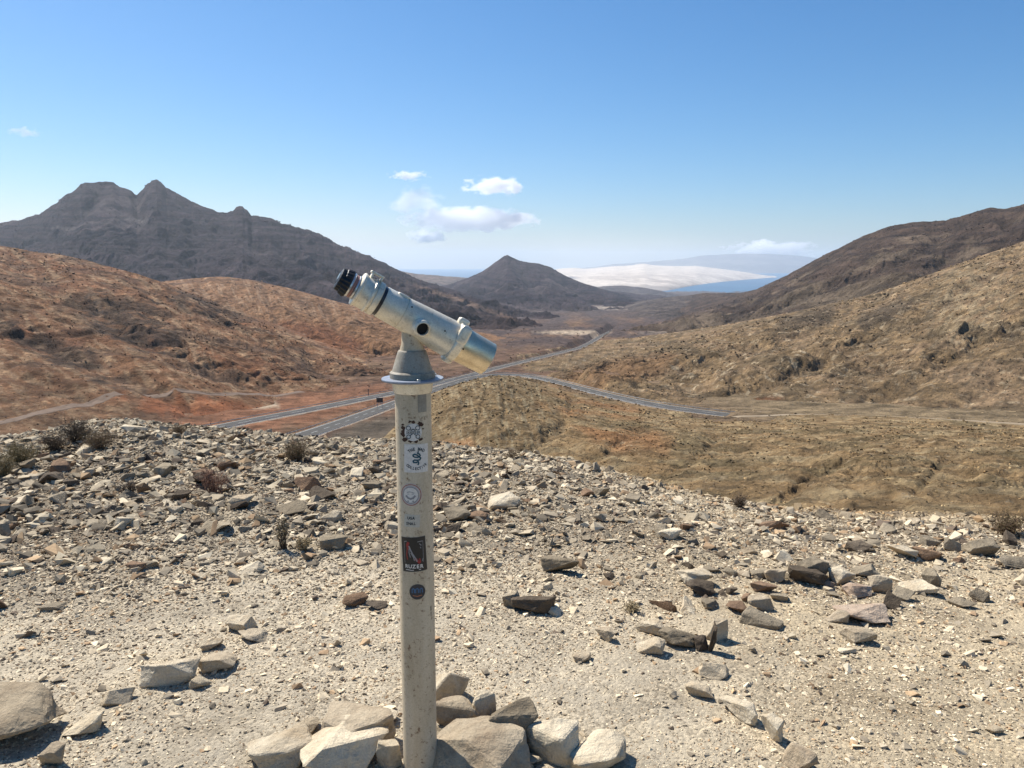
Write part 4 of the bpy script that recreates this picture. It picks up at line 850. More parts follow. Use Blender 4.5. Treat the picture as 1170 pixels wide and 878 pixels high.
# side boss with its dark socket, facing the viewer
up = (Vector((0, 0, 1)) - ax * ax.z).normalized(); sd = ax.cross(up)
if sd.y > 0: sd = -sd
bc = P0 + ax * (8 * K) + up * (-14 * U)
bdir = (sd * .94 + up * -.12 + ax * .18).normalized()
q = bdir.to_track_quat('Z', 'Y').to_matrix().to_4x4(); q.translation = bc
bm = bmesh.new(); lathe(bm, [(60 * U, 60 * U), (104 * U, 56 * U), (118 * U, 53 * U), (132 * U, 49 * U), (138 * U, 43 * U), (138 * U, 37 * U), (120 * U, 36 * U)], 48, q, (False, False)); kb = bobj('side_boss', bm, M_body, root, 50)
bm = bmesh.new(); lathe(bm, [(119 * U, 37.5 * U), (120 * U, 36.5 * U)], 40, q); bobj('socket', bm, M_hole, kb)
for c_s, hh in ((455, 60), (700, 22), (852, -18)):
    bm = bmesh.new(); c0 = TM.translation + ax * (c_s * K); dr_ = (sd * math.cos(math.asin(hh / 110)) + up * hh / 110)
    q = dr_.to_track_quat('Z', 'Y').to_matrix().to_4x4(); q.translation = c0
    rr0 = 99 + (c_s - 433) * .047 if c_s < 790 else 129
    lathe(bm, [((rr0 - 3) * U, 5 * U), ((rr0 + 2.5) * U, 5 * U), ((rr0 + 3) * U, 3 * U)], 12, q); bobj('screw', bm, M_hole, root)

# stickers wrapped on the post
toward = math.atan2(-PY0, -pcx)
def wrap(x, z, lift, py_c, px_c):
    """x, z: metres on the sticker from its centre -> a point on the post's surface"""
    mpx = (PY0 - PR) / (cp * FPX) * 1.0
    a_c = math.asin(max(-.98, min(.98, (px_c - 474.5 - (py_c - 560) * .008) * mpx * 1.02 / PR)))
    zc = float(at(474, py_c, PY0 - PR)[2]) - root.location.z
    a = toward + a_c + x / PR; r = PR + lift
    return Vector((r * math.cos(a), r * math.sin(a), zc + z))
mpx = (PY0 - PR) / FPX * 1.035
def patch(name, pxc, pyc, w, h, mat, parent, lift=.0006, shape='rect', rot=0, segx=14, segz=4):
    bm = bmesh.new(); W, H = w * mpx, h * mpx
    ca, sa = math.cos(R(rot)), math.sin(R(rot))
    if shape == 'rect':
        g = [[bm.verts.new(wrap((i / segx - .5) * W * ca - (j / segz - .5) * H * sa, (i / segx - .5) * W * sa + (j / segz - .5) * H * ca, lift, pyc, pxc)) for j in range(segz + 1)] for i in range(segx + 1)]
        for i in range(segx):
            for j in range(segz): bm.faces.new((g[i][j], g[i + 1][j], g[i + 1][j + 1], g[i][j + 1]))
    else:
        N = 40; r0 = shape[1] if isinstance(shape, tuple) else 0; rings = []
        for rr in (r0, (r0 + 1) / 2, 1.0):
            rings.append([bm.verts.new(wrap(rr * W / 2 * math.cos(2 * math.pi * k / N), rr * H / 2 * math.sin(2 * math.pi * k / N), lift, pyc, pxc)) for k in range(N)] if rr > 0 else None)
        if rings[0] is None:
            c = bm.verts.new(wrap(0, 0, lift, pyc, pxc))
            for k in range(N): bm.faces.new((c, rings[1][k], rings[1][(k + 1) % N]))
        else:
            for k in range(N): bm.faces.new((rings[0][k], rings[1][k], rings[1][(k + 1) % N], rings[0][(k + 1) % N]))
        for k in range(N): bm.faces.new((rings[1][k], rings[2][k], rings[2][(k + 1) % N], rings[1][(k + 1) % N]))
    o = bobj(name, bm, mat, parent, 60); return o
def strokes(name, pxc, pyc, polys, mat, parent, lift=.0012, width=1.0):
    """thin ribbons: polys is a list of point lists in sticker pixels (x right, y up)"""
    bm = bmesh.new()
    for item in polys:
        pts, wd = (item if isinstance(item, tuple) else (item, width))
        for a, b in zip(pts, pts[1:]):
            dx, dy = b[0] - a[0], b[1] - a[1]; L = math.hypot(dx, dy) or 1; nx, ny = -dy / L * wd / 2, dx / L * wd / 2; ex, ey = dx / L * wd * .3, dy / L * wd * .3
            vs = [bm.verts.new(wrap(px * mpx, py * mpx, lift, pyc, pxc)) for px, py in ((a[0] + nx - ex, a[1] + ny - ey), (a[0] - nx - ex, a[1] - ny - ey), (b[0] - nx + ex, b[1] - ny + ey), (b[0] + nx + ex, b[1] + ny + ey))]
            bm.faces.new(vs)
    return bobj(name, bm, mat, parent)
def text_geo(ch):
    cu = bpy.data.curves.new('t', 'FONT'); cu.body = ch; cu.align_x = 'CENTER'; cu.size = 1; cu.resolution_u = 3; cu.offset = .035
    o = bpy.data.objects.new('t', cu); col.objects.link(o); dg = bpy.context.evaluated_depsgraph_get()
    me = o.evaluated_get(dg).to_mesh(); V = [v.co.copy() for v in me.vertices]; F = [tuple(p.vertices) for p in me.polygons]
    o.evaluated_get(dg).to_mesh_clear(); bpy.data.objects.remove(o); bpy.data.curves.remove(cu); return V, F
def lettering(name, pxc, pyc, items, mat, parent, lift=.0011):
    """items: (text, x, y, size, arc radius or None, squeeze) in sticker pixels"""
    bm = bmesh.new()
    for txt, x0, y0, size, arc, sq in items:
        n = len(txt); adv = size * .72 * sq
        for k, ch in enumerate(txt):
            if ch == ' ': continue
            V, F = text_geo(ch); u = (k - (n - 1) / 2) * adv
            if arc:
                th = u / arc; cx_, cy_ = x0 + arc * math.sin(th), y0 + arc * (math.cos(th) - 1); rot = -th
            else: cx_, cy_, rot = x0 + u, y0, 0
            vs = []
            for v in V:
                X = v.x * size * sq; Yv = (v.y - .35) * size
                X, Yv = X * math.cos(rot) - Yv * math.sin(rot), X * math.sin(rot) + Yv * math.cos(rot)
                vs.append(bm.verts.new(wrap((cx_ + X) * mpx, (cy_ + Yv) * mpx, lift, pyc, pxc)))
            for f in F:
                try: bm.faces.new([vs[i] for i in f])
                except ValueError: pass
    return bobj(name, bm, mat, parent)
I_white = plain('sticker_white', (.70, .65, .58), .6); I_dark = plain('ink_dark', (.02, .035, .045), .5); I_black = plain('ink_black', (.012, .012, .013), .4)
I_teal = plain('ink_teal', (.01, .07, .10), .4); I_pink = plain('sticker_pinkish', (.52, .46, .44), .5); I_red = plain('ink_red', (.30, .02, .02), .45)
I_brown = plain('glue_residue', (.07, .035, .022), .9); I_paper = plain('faded_paper', (.50, .46, .38), .7); I_blue = plain('ink_blue', (.03, .13, .28), .45); I_orange = plain('ink_orange', (.36, .13, .06), .5)
I_grey = plain('ink_grey', (.28, .27, .27), .5)
# residue blotches under the round sticker
bm = bmesh.new(); rq = random.Random(4)
for (x, y, rr) in [(-11, 4, 4), (-12, -3, 4.5), (-10, -9, 4), (-3, -10.5, 3), (4, -10.5, 3), (9, -9, 3.5), (10, 8, 3.5), (8, 10, 3), (1, 11.5, 2.5), (-3, 12, 2.5), (-12, 8, 2), (12, 3, 1.5), (-11, 0, 4)]:
    c = bm.verts.new(wrap(x * mpx, y * mpx, .0003, 494, 473)); ring = [bm.verts.new(wrap((x + rr * rq.uniform(.5, 1.1) * math.cos(k * .7)) * mpx, (y + rr * rq.uniform(.4, .9) * math.sin(k * .7)) * mpx, .0003, 494, 473)) for k in range(9)]
    for k in range(9): bm.faces.new((c, ring[k], ring[(k + 1) % 9]))
bobj('glue_residue', bm, I_brown, root)
s1 = patch('round_sticker', 473.4, 494.4, 20, 20, I_white, root, shape='disc')
def circ(cx, cy, r, n=14): return [(cx + r * math.cos(2 * math.pi * k / n), cy + r * math.sin(2 * math.pi * k / n)) for k in range(n + 1)]
strokes('emblem', 473.4, 494.4, [circ(-5.2, 5, 2.4), circ(5.2, 5, 2.4), circ(-5.2, -5, 2.2), circ(5.2, -5, 2.2), [(-3.6, 3.4), (-1, 1.6)], [(3.6, 3.4), (1, 1.6)], [(-3.6, -3.6), (-1, -1.8)], [(3.6, -3.6), (1, -1.8)], ([(-1.5, 3.6), (1.5, 3.6)], 1.2)], I_dark, s1, width=.8)
lettering('lettering', 473.4, 494.4, [('SKREEEK', 0, -.1, 4.0, None, .8)], I_dark, s1)
s2 = patch('square_sticker', 477, 524.3, 29, 33, I_white, root, rot=-1.5)
lettering('lettering', 477, 524.3, [('THE MAD', 0, 11.2, 5.0, 15, .8)], I_dark, s2)
bmz = [('COLLECTIVE', 0, -11.8, 4.4, -16, .8)]
lettering('lettering', 477, 524.3, bmz, I_dark, s2)
snake = [(1.8, 7), (1.2, 5.2), (3, 4.4), (4, 2.6), (3.2, 1), (1, .6), (-2, 1), (-3.8, 2), (-4, 3.6), (-2, 4.4), (.5, 3.2), (3, 1), (4.6, -.6), (3.6, -2.4), (.8, -2.8), (-2.4, -2.4), (-4, -3.4), (-3.4, -5.2), (-.8, -5.4), (1.6, -4.4), (2.2, -6), (1.4, -8)]
strokes('snake_emblem', 477, 523.6, [(snake, 1.7), ([(1.8, 7), (2.2, 9)], .7)], I_teal, s2)
s3 = patch('round_sticker', 469.8, 565.8, 26, 27, I_pink, root, shape='disc')
patch('printed_ring', 469.8, 565.8, 24.5, 25.5, I_orange, s3, lift=.0009, shape=('ring', .92)); patch('printed_disc', 469.6, 566, 18.5, 19.5, I_white, s3, lift=.0011, shape='disc')
patch('printed_ring', 469.6, 566, 19, 20, I_grey, s3, lift=.0014, shape=('ring', .9))
strokes('emblem', 469.6, 566, [([(-5, -1), (-3, -3.4), (0, -4.4), (3, -3.4), (5, -1)], 2.2), ([(-4, 3), (-1, 4), (2, 3.4), (4, 2.4)], .7), ([(-3.5, 1.2), (3.5, 1.2)], .6), ([(-3.2, -7.2), (3.2, -7.2)], 1.6)], I_grey, s3, lift=.0017)
s4 = patch('small_label', 470.6, 595.5, 18.5, 15, I_paper, root, rot=-3)
lettering('lettering', 470.2, 595.5, [('UGA', -.5, 3.4, 4.6, None, .9), ('SNAL', -.8, -3.2, 4.6, None, .9)], I_dark, s4)
s5 = patch('black_sticker', 472.2, 634, 29.5, 41, I_black, root, rot=3)
patch('border', 472.2, 634, 30.5, 42, plain('sticker_edge', (.10, .10, .10), .5), s5, lift=.0004, rot=3)
strokes('figure', 472, 634, [([(-6, 14), (-7, 11), (-6, 7)], 3.2), ([(-7, 8), (-8, 0), (-7, -6)], 1.2), ([(2, -5), (5, -8), (7, -10)], 3), ([(7, -5), (8, -9)], 1.4)], I_red, s5, lift=.0014)
strokes('figure_highlight', 472, 634, [([(-5, 10), (-3, 5), (-1, 1), (2, -4), (4, -8)], 1.6), ([(-5, 7), (-5, 2), (-3.6, -3)], 1), ([(-3, 2), (0, -3), (1, -7)], .9), ([(7, 13), (9, 11)], 1), ([(8, 9), (8.6, 7.6)], .9), ([(-11, 15), (-8, 16)], .8), ([(5, 15.5), (10, 16)], .9), ([(10, -8), (11, -5)], .8)], I_grey, s5, lift=.0017)
strokes('printed_frame', 472, 634, [([(-11, 15), (-10.6, -10), (11.3, -9), (11, 16), (-11, 15)], .45)], I_grey, s5, lift=.0016)
lettering('lettering', 472, 634, [('RUZER', .4, -14.2, 6.2, None, .98)], I_white, s5, lift=.0018)
strokes('underline', 472, 634, [([(-9, -18.6), (-2, -19), (8, -18.2)], .8)], I_white, s5, lift=.0018)
s6 = patch('round_sticker', 476, 676.6, 19, 19, plain('sticker_night', (.018, .022, .035), .35), root, shape='disc')
strokes('emblem', 476, 676.6, [([(-6, -1), (-6, 3), (-4.6, 4.4), (-3.4, 3), (-3.4, -1)], 1.0), ([(-2, -1), (-2, 3), (0, 4.6), (1.2, 3), (1.2, -1)], 1.0), ([(3, -1), (3, 3), (4.4, 4.4), (5.8, 3), (5.8, -1)], 1.0)], I_blue, s6)
strokes('emblem_base', 476, 676.6, [([(-5, -4.5), (0, -5.4), (5, -4.5)], 1.0)], I_orange, s6)
strokes('pen_mark', 491.5, 702.5, [([(0, 6), (0, 1)], 1.3), ([(0, -1), (0, -6)], 1.0)], I_black, root)
# small access panel outline near the top of the post
pn = patch('access_panel', 484, 460, 11, 24, paint('panel_paint', (.33, .30, .24), (.22, .18, .13), .6, .5, scale=30), root, lift=.0012, segz=3)

# ------------------------------------------------------------------ roads
def bvh_of(names):
    Vs = []; Fs = []; off = 0
    for nme in names:
        V, F = BV[nme]; Vs.append(V); Fs.append(F + off); off += len(V)
    V = np.concatenate(Vs); F = np.concatenate(Fs)
    return BVHTree.FromPolygons(V.tolist(), F.tolist(), all_triangles=False)
LAYERS = ['valley', 'near_slope', 'left_hill', 'middle_left_hill', 'right_hill', 'right_mountain', 'left_mountain', 'middle_right_ridge']
ROADS = []
OBJ = {'valley': 'valley_floor'}
TR = bvh_of(['valley', 'near_slope', 'left_hill', 'middle_left_hill', 'right_hill'])
def tz(x, y):
    h = TR.ray_cast(Vector((x, y, 900)), Vector((0, 0, -1)))
    return h[0].z if h[0] else None
def hit_px(px, py):
    rx, fy, rz = (float(v) for v in ray(px, py)); d = Vector((rx, fy, rz)).normalized()
    h = TR.ray_cast(Vector((0, 0, 0)) + d * 30, d)
    return h[0]
def spline(px, table, k):
    """smooth interpolation of a table column over its first column"""
    t = np.array(table, float); xs, ys = t[:, 0], t[:, k]
    m = np.gradient(ys, xs); i = np.clip(np.searchsorted(xs, px) - 1, 0, len(xs) - 2)
    h = xs[i + 1] - xs[i]; f = (px - xs[i]) / h
    return ys[i] * (2 * f ** 3 - 3 * f ** 2 + 1) + m[i] * h * (f ** 3 - 2 * f ** 2 + f) + ys[i + 1] * (-2 * f ** 3 + 3 * f ** 2) + m[i + 1] * h * (f ** 3 - f ** 2)
def gauss1(a, sg):
    sg = max(1, min(sg, (len(a) - 2) // 3))
    k = np.arange(-3 * sg, 3 * sg + 1); g = np.exp(-k * k / (2 * sg * sg)); g /= g.sum()
    n = len(k) // 2; lo = 2 * a[0] - a[1:n + 1][::-1]; hi = 2 * a[-1] - a[-n - 1:-1][::-1]
    return np.convolve(np.concatenate([lo, a, hi]), g, 'valid')
CUTS = []
def centreline(table, step, drape, sg=8, lift=0.0):
    """table rows: picture column, picture row, forward distance (distance None: where the hillside is met)"""
    if drape:
        u = np.linspace(table[0][0], table[-1][0], 120); py = np.interp(u, [t[0] for t in table], [t[1] for t in table])
        D = [];
        for a_, b_ in zip(u, py):
            h = hit_px(a_, b_); D.append(h.y if h is not None else (D[-1] if D else 300))
        c = np.polyfit(u, np.log(D), 3); d = np.exp(np.polyval(c, u))
    else:
        u = np.linspace(table[0][0], table[-1][0], 400); py = spline(u, table, 1); d = np.exp(spline(u, [(t[0], 0, math.log(t[2])) for t in table], 2))
    x, y, z = at(u, py, d)
    L = np.concatenate([[0], np.cumsum(np.hypot(np.diff(x), np.diff(y)))]); S = np.arange(0, L[-1], step)
    X = gauss1(np.interp(S, L, x), sg); Y = gauss1(np.interp(S, L, y), sg)
    if drape:
        Z = np.array([tz(a_, b_) for a_, b_ in zip(X, Y)], float); Z = gauss1(Z, sg)
    else: Z = gauss1(np.interp(S, L, z), sg)
    return X, Y, Z + lift
def carve(X, Y, Z, w):
    """cut the hillsides down to the roadbed along a centreline; spoil is banked up on the low side"""
    lo = np.array([X.min() - 40, Y.min() - 40]); hi = np.array([X.max() + 40, Y.max() + 40]); P = np.stack([X, Y], 1)
    for nme in LAYERS:
        V, F = BV[nme]; i = np.where((V[:, 0] > lo[0]) & (V[:, 0] < hi[0]) & (V[:, 1] > lo[1]) & (V[:, 1] < hi[1]))[0]
        if not len(i): continue
        for c in np.array_split(i, max(1, len(i) // 20000)):
            dd = (V[c, 0][:, None] - P[:, 0]) ** 2 + (V[c, 1][:, None] - P[:, 1]) ** 2
            j = dd.argmin(1); d = np.sqrt(dd[np.arange(len(c)), j]); e = np.maximum(d - w / 2 - 1.6, 0)
            top = Z[j] - .35 + e * .7 + e * e * .06
            V[c, 2] = np.where(e < 25, np.minimum(V[c, 2], top), V[c, 2])
            if nme == 'valley':
                bot = Z[j] - .35 - e * .5 - e * e * .05; V[c, 2] = np.where(e < 25, np.maximum(V[c, 2], bot), V[c, 2])
        o = bpy.data.objects[OBJ.get(nme, nme)]; o.data.vertices.foreach_set('co', V.astype(np.float32).ravel()); o.data.update()
def open_view(table, fade=14, drop=3.2):
    """the ground between the viewpoint and a road lies low enough for the road to be seen, as it is in the photograph"""
    u = np.array([t[0] for t in table], float); q = np.linspace(u[0], u[-1], 300); rp = spline(q, table, 1); rd = np.exp(spline(q, [(t[0], 0, math.log(t[2])) for t in table], 2))
    for nme in LAYERS[:5]:
        V, F = BV[nme]; PX, PY = proj(V[:, 0], V[:, 1], V[:, 2]); i = np.where((PX > u[0]) & (PX < u[-1]) & (V[:, 1] > 60))[0]
        if not len(i): continue
        px = PX[i]; lim = np.interp(px, q, rp) + drop; d = np.interp(px, q, rd)
        f = ss(0, fade, px - u[0]) * ss(0, fade, u[-1] - px) * ss(2, 9, d - V[i, 1])
        rx, fy, rz = ray(px, np.maximum(PY[i], lim)); znew = rz / fy * V[i, 1]
        V[i, 2] = V[i, 2] * (1 - f) + np.minimum(V[i, 2], znew) * f
def road(name, table, width, label, step=3.0, dirt=None, rail=None, drape=False, lift=0.0, sg=8, skirt=5.5):
    X, Y, Z = centreline(table, step, drape, sg, lift); n = len(X)
    if not drape: open_view(table); carve(X, Y, Z, width); ROADS.append((X, Y, width))
    tx = np.gradient(X); ty = np.gradient(Y); q = np.hypot(tx, ty); nx, ny = -ty / q, tx / q; w = width / 2
    def sweep(nm, prof, mat, parent=None, sel=None, closed=False, org=(0, 0, 0)):
        m = len(prof); V = np.empty((n, m, 3))
        for j, (o, dz) in enumerate(prof): V[:, j] = np.stack([X + nx * o - org[0], Y + ny * o - org[1], Z + dz - org[2]], 1)
        if drape:
            for i_ in range(n):
                for j in range(m):
                    h_ = tz(V[i_, j, 0], V[i_, j, 1]); V[i_, j, 2] = (h_ if h_ is not None else Z[i_]) + (.14 if 1 < j < m - 2 else -.05)
        F = [(i * m + j, (i + 1) * m + j, (i + 1) * m + (j + 1) % m, i * m + (j + 1) % m) for i in range(n - 1) if not sel or sel(i) for j in range(m if closed else m - 1)]
        me = bpy.data.meshes.new(nm); me.from_pydata(V.reshape(-1, 3).tolist(), [], F); return link(nm, me, mat, parent)
    prof = [(-w - skirt * 1.7, -skirt), (-w - 1.3, -.25), (-w - .9, -.08), (-w, 0), (w, 0), (w + .9, -.08), (w + 1.3, -.25), (w + skirt * 1.7, -skirt)]
    r = sweep(name, prof, None); r['kind'] = 'structure'; r['label'] = label; me = r.data
    me.materials.append(dirt or MR_asph); me.materials.append(MR_shoulder if not dirt else (dirt if drape else MR_bank))
    me.polygons.foreach_set('material_index', [0 if (k_ % 7) == 3 else 1 for k_ in range(len(me.polygons))])
    if not dirt:
        sweep('edge_line', [(-w + .3, .03), (-w + .5, .03)], MR_line, r); sweep('edge_line', [(w - .5, .03), (w - .3, .03)], MR_line, r); sweep('centre_line', [(-.09, .03), (.09, .03)], MR_line, r, lambda i: i % 4 < 2)
    if rail:
        for sd_ in (1, -1):
            off = sd_ * (w + .7); org = (float(X[0]), float(Y[0]), float(Z[0])); g0 = empty('guard_rail', org)
            tag(g0, 'steel guard rail along the ' + ('far' if sd_ * ny[n // 2] > 0 else 'near') + ' edge of ' + rail, 'guard rail', 'guard rails along the roads')
            sweep('rail', [(off, .46), (off + .05, .52), (off, .58), (off + .05, .64), (off, .70), (off - .04, .70), (off - .04, .46)], MR_steel, g0, None, True, org)
            pm = bpy.data.meshes.new('post'); pv = [(sx * .06, sy * .05, z2) for z2 in (-.8, .68) for sx, sy in ((-1, -1), (1, -1), (1, 1), (-1, 1))]
            pm.from_pydata(pv, [], [(0, 1, 5, 4), (1, 2, 6, 5), (2, 3, 7, 6), (3, 0, 4, 7), (4, 5, 6, 7)]); pm.materials.append(MR_steel)
            st = max(1, int(math.ceil(n / 95)))
            for i in range(0, n, max(st, 1 if step > 3 else 2)):
                po = link('post', pm, None, g0); po.location = (X[i] + nx[i] * (off - .1) - org[0], Y[i] + ny[i] * (off - .1) - org[1], Z[i] - org[2])
def simple(name, c, c2, sc_, rough=.9, metal=0):
    m, n, l, b = nodemat(name); g = n.new('ShaderNodeNewGeometry'); t = noise_node(n, l, g.outputs['Position'], sc_, 7, .65)
    r = ramp(n, l, t.outputs[0], [(.35, c), (.65, c2)]); l.new(r.outputs[0], b.inputs['Base Color']); b.inputs['Roughness'].default_value = rough; b.inputs['Metallic'].default_value = metal; return m
MR_asph = simple('asphalt', (.075, .072, .067), (.105, .10, .092), .6, 1.0); MR_asph.node_tree.nodes['Principled BSDF'].inputs['Specular IOR Level'].default_value = .05; MR_shoulder = simple('road_shoulder', (.26, .20, .14), (.16, .115, .075), .5)
MR_line = simple('road_paint', (.5, .5, .48), (.42, .42, .40), 2, .6); MR_steel = simple('galvanised_steel', (.48, .48, .46), (.36, .36, .35), 2, .6, .1)
MR_gravel = simple('track_dust', (.36, .27, .18), (.28, .20, .13), .4)
MR_shaded_cut = simple('shaded_cut_earth', (.10, .06, .035), (.16, .10, .06), .35)  # dark colour stands in for the shade of the track's cut
MR_bank = simple('cut_earth', (.19, .125, .075), (.12, .08, .05), .35)
road('road', [(285, 519, 172), (306, 512, 187), (335, 502, 205), (368, 491, 230), (400, 480, 262), (430, 469, 300), (452, 461, 335), (475, 452.5, 375), (500, 444, 410), (525, 436, 440), (550, 429, 465), (575, 426.5, 475), (590, 427.5, 470), (605, 430, 458), (620, 433, 440), (650, 440.5, 395), (680, 448.5, 358), (710, 455.5, 333), (740, 462, 316), (770, 467, 305), (800, 471, 297), (822, 473.5, 291), (840, 475, 287)], 8.0,
     'asphalt road climbing from the left behind the telescope and on round the knoll to the right', rail='the road passing behind the knoll', sg=5)
road('road', [(150, 513, 180), (170, 508, 190), (215, 496, 218), (255, 487, 245), (300, 478, 270), (345, 470, 292), (390, 461, 325), (430, 453, 360), (465, 446, 395), (500, 438, 440), (530, 431, 485), (555, 424, 545), (580, 417.5, 620), (605, 411.5, 700), (630, 405.5, 800), (648, 401, 900), (662, 397.5, 1000), (672, 393, 1150), (682, 387, 1350), (693, 381, 1650), (703, 376, 2000)], 8.0,
     'upper asphalt road on an embankment across the left valley, winding away down the valley', rail='the upper valley road', step=4.5, sg=5)
road('path', [(838, 475), (880, 474), (960, 474), (1020, 476), (1090, 481), (1180, 487)], 1.6, 'faint dirt track contouring round the right hillside', dirt=simple('faint_track', (.30, .225, .14), (.22, .165, .10), .4), drape=True, lift=.1, skirt=.6)
road('path', [(-40, 493), (20, 480), (60, 472), (100, 463), (138, 450)], 1.3, 'track with its shade painted dark, cut across the lower left hillside', dirt=MR_shaded_cut, drape=True, lift=.15, skirt=.4)
road('path', [(165, 455), (210, 455), (260, 453), (300, 450), (350, 449)], 1.6, 'narrow dark track linking the hillsides on the left', dirt=MR_shaded_cut, drape=True, lift=.15, skirt=.4)
# dark notice board on two posts between the roads
h = hit_px(434, 466)
sg = empty('road_sign', h); tag(sg, 'small dark notice board on two posts between the two left roads', 'sign')
def box(bm, c, s):
    r = bmesh.ops.create_cube(bm, size=1)
    for v in r['verts']: v.co = Vector((c[0] + v.co.x * s[0], c[1] + v.co.y * s[1], c[2] + v.co.z * s[2]))
bm = bmesh.new(); box(bm, (0, 0, 3.1), (2.6, .12, 1.9)); bobj('board', bm, plain('board_brown', (.05, .035, .03), .7), sg)
for s_ in (-1, 1):
    bm = bmesh.new(); box(bm, (s_ * 1.0, .12, 1.5), (.14, .12, 3.4)); bobj('post', bm, MR_steel, sg)
h = hit_px(421, 452)
sg = empty('marker_post', h); tag(sg, 'thin dark marker post beside the upper left road', 'post')
bm = bmesh.new(); box(bm, (0, 0, 1.2), (.25, .25, 2.8)); box(bm, (0, 0, 2.7), (.6, .2, .5)); bobj('pole', bm, plain('post_dark', (.06, .05, .05), .7), sg)

# ------------------------------------------------------------------ scree, boulders and scrub on the hillsides (uncountable)
def scree(name, layer, n, lo, hi, seed, xr=(-40, 1210), yr=(0, 640), tall=.75, label=None):
    g = np.random.default_rng(seed); rnd = random.Random(seed); V, F = BV[layer]; o = bpy.data.objects[OBJ.get(layer, layer)]
    ca = np.empty(len(V) * 4, np.float32); o.data.color_attributes['Col'].data.foreach_get('color', ca); ca = ca.reshape(-1, 4)[:, :3]
    PX, PY = proj(V[:, 0], V[:, 1], V[:, 2]); ok = np.where((PX > xr[0]) & (PX < xr[1]) & (PY > yr[0]) & (PY < yr[1]) & (V[:, 1] > 20))[0]
    i = g.choice(ok, n); px, py = PX[i], PY[i]
    for X_, Y_, w_ in ROADS:
        P = np.stack([X_, Y_], 1); d = np.array([np.min(np.sum((P - V[k, :2]) ** 2, 1)) for k in i]) if len(i) else []
        i = i[d > (w_ / 2 + 3) ** 2]
    px, py = PX[i], PY[i]
    dn = .5 + 1.4 * fbm(px / 22, py / 14, 4, seed + 1) + .6 * fbm(px / 5, py / 5, 2, seed + 2); i = i[g.random(len(i)) < np.clip(dn, .06, 1)]; n = len(i)
    P = V[i] + g.normal(0, 1, (n, 3)) * (V[i, 1] / FPX * .6)[:, None] * np.array([1, 1, 0])
    m = V[i, 1] / FPX; s_ = m * lo * (hi / lo) ** (g.random(n) ** 2.2)
    kind = g.random(n); mul = np.where(kind < .42, g.uniform(1.25, 1.9, n), np.where(kind < .72, g.uniform(.8, 1.1, n), g.uniform(.22, .5, n)))
    cc = ca[i] * mul[:, None] * np.array([1.0, .98, .94])
    sh = g.integers(0, 6, n); yaw = g.uniform(0, 6.28, n); VV = []; FF = []; CC = []; off = 0
    for k in range(6):
        bm = rock_hull(rnd, 8, .6); bmesh.ops.triangulate(bm, faces=bm.faces); bm.verts.index_update()
        v = np.array([x.co[:] for x in bm.verts]); f = np.array([[q.index for q in p.verts] for p in bm.faces]); bm.free(); v = v / (v.max(0) - v.min(0))
        j = np.where(sh == k)[0]; c, q = np.cos(yaw[j])[:, None], np.sin(yaw[j])[:, None]
        x = v[None, :, 0] * s_[j, None]; y = v[None, :, 1] * s_[j, None] * .8; z = v[None, :, 2] * s_[j, None] * (tall * g.uniform(.6, 1.2, len(j)))[:, None]
        W = np.stack([P[j, 0, None] + x * c - y * q, P[j, 1, None] + x * q + y * c, P[j, 2, None] + z + s_[j, None] * .1], -1)
        VV.append(W.reshape(-1, 3)); CC.append(np.repeat(cc[j], len(v), 0)); FF.append((f[None] + (off + np.arange(len(j)) * len(v))[:, None, None]).reshape(-1, 3)); off += len(j) * len(v)
    ob = link(name, np_mesh(name, np.concatenate(VV), np.concatenate(FF), np.clip(np.concatenate(CC), .01, .7), smooth=False), M_scree); ob['kind'] = 'stuff'; ob['label'] = label
M_scree, n_, l_, b_ = nodemat('scree_stone'); a_ = n_.new('ShaderNodeAttribute'); a_.attribute_name = 'Col'; l_.new(a_.outputs[0], b_.inputs['Base Color']); b_.inputs['Roughness'].default_value = 1; b_.inputs['Specular IOR Level'].default_value = .1
scree('scree', 'near_slope', 32000, .7, 3.8, 61, label='loose stones and low scrub over the near slope')
scree('scree', 'right_hill', 30000, .7, 3.4, 62, label='loose stones and low scrub over the right hillside')
scree('scree', 'left_hill', 22000, .7, 3.2, 63, yr=(250, 520), label='loose stones and low scrub over the left hillside')
scree('scree', 'middle_left_hill', 10000, .6, 2.5, 64, label='loose stones over the ochre hill')
scree('scree', 'valley', 16000, .5, 3.0, 65, yr=(375, 520), label='stones and scrub on the valley floor')
scree('scree', 'right_mountain', 14000, .6, 2.4, 66, label='rock outcrops on the dark right mountain')
scree('scree', 'left_mountain', 26000, .6, 2.4, 67, tall=.6, label='rock outcrops on the dark left mountain')
scree('scree', 'cone_mountain', 6000, .5, 1.8, 68, tall=.6, label='rock outcrops on the cone mountain')
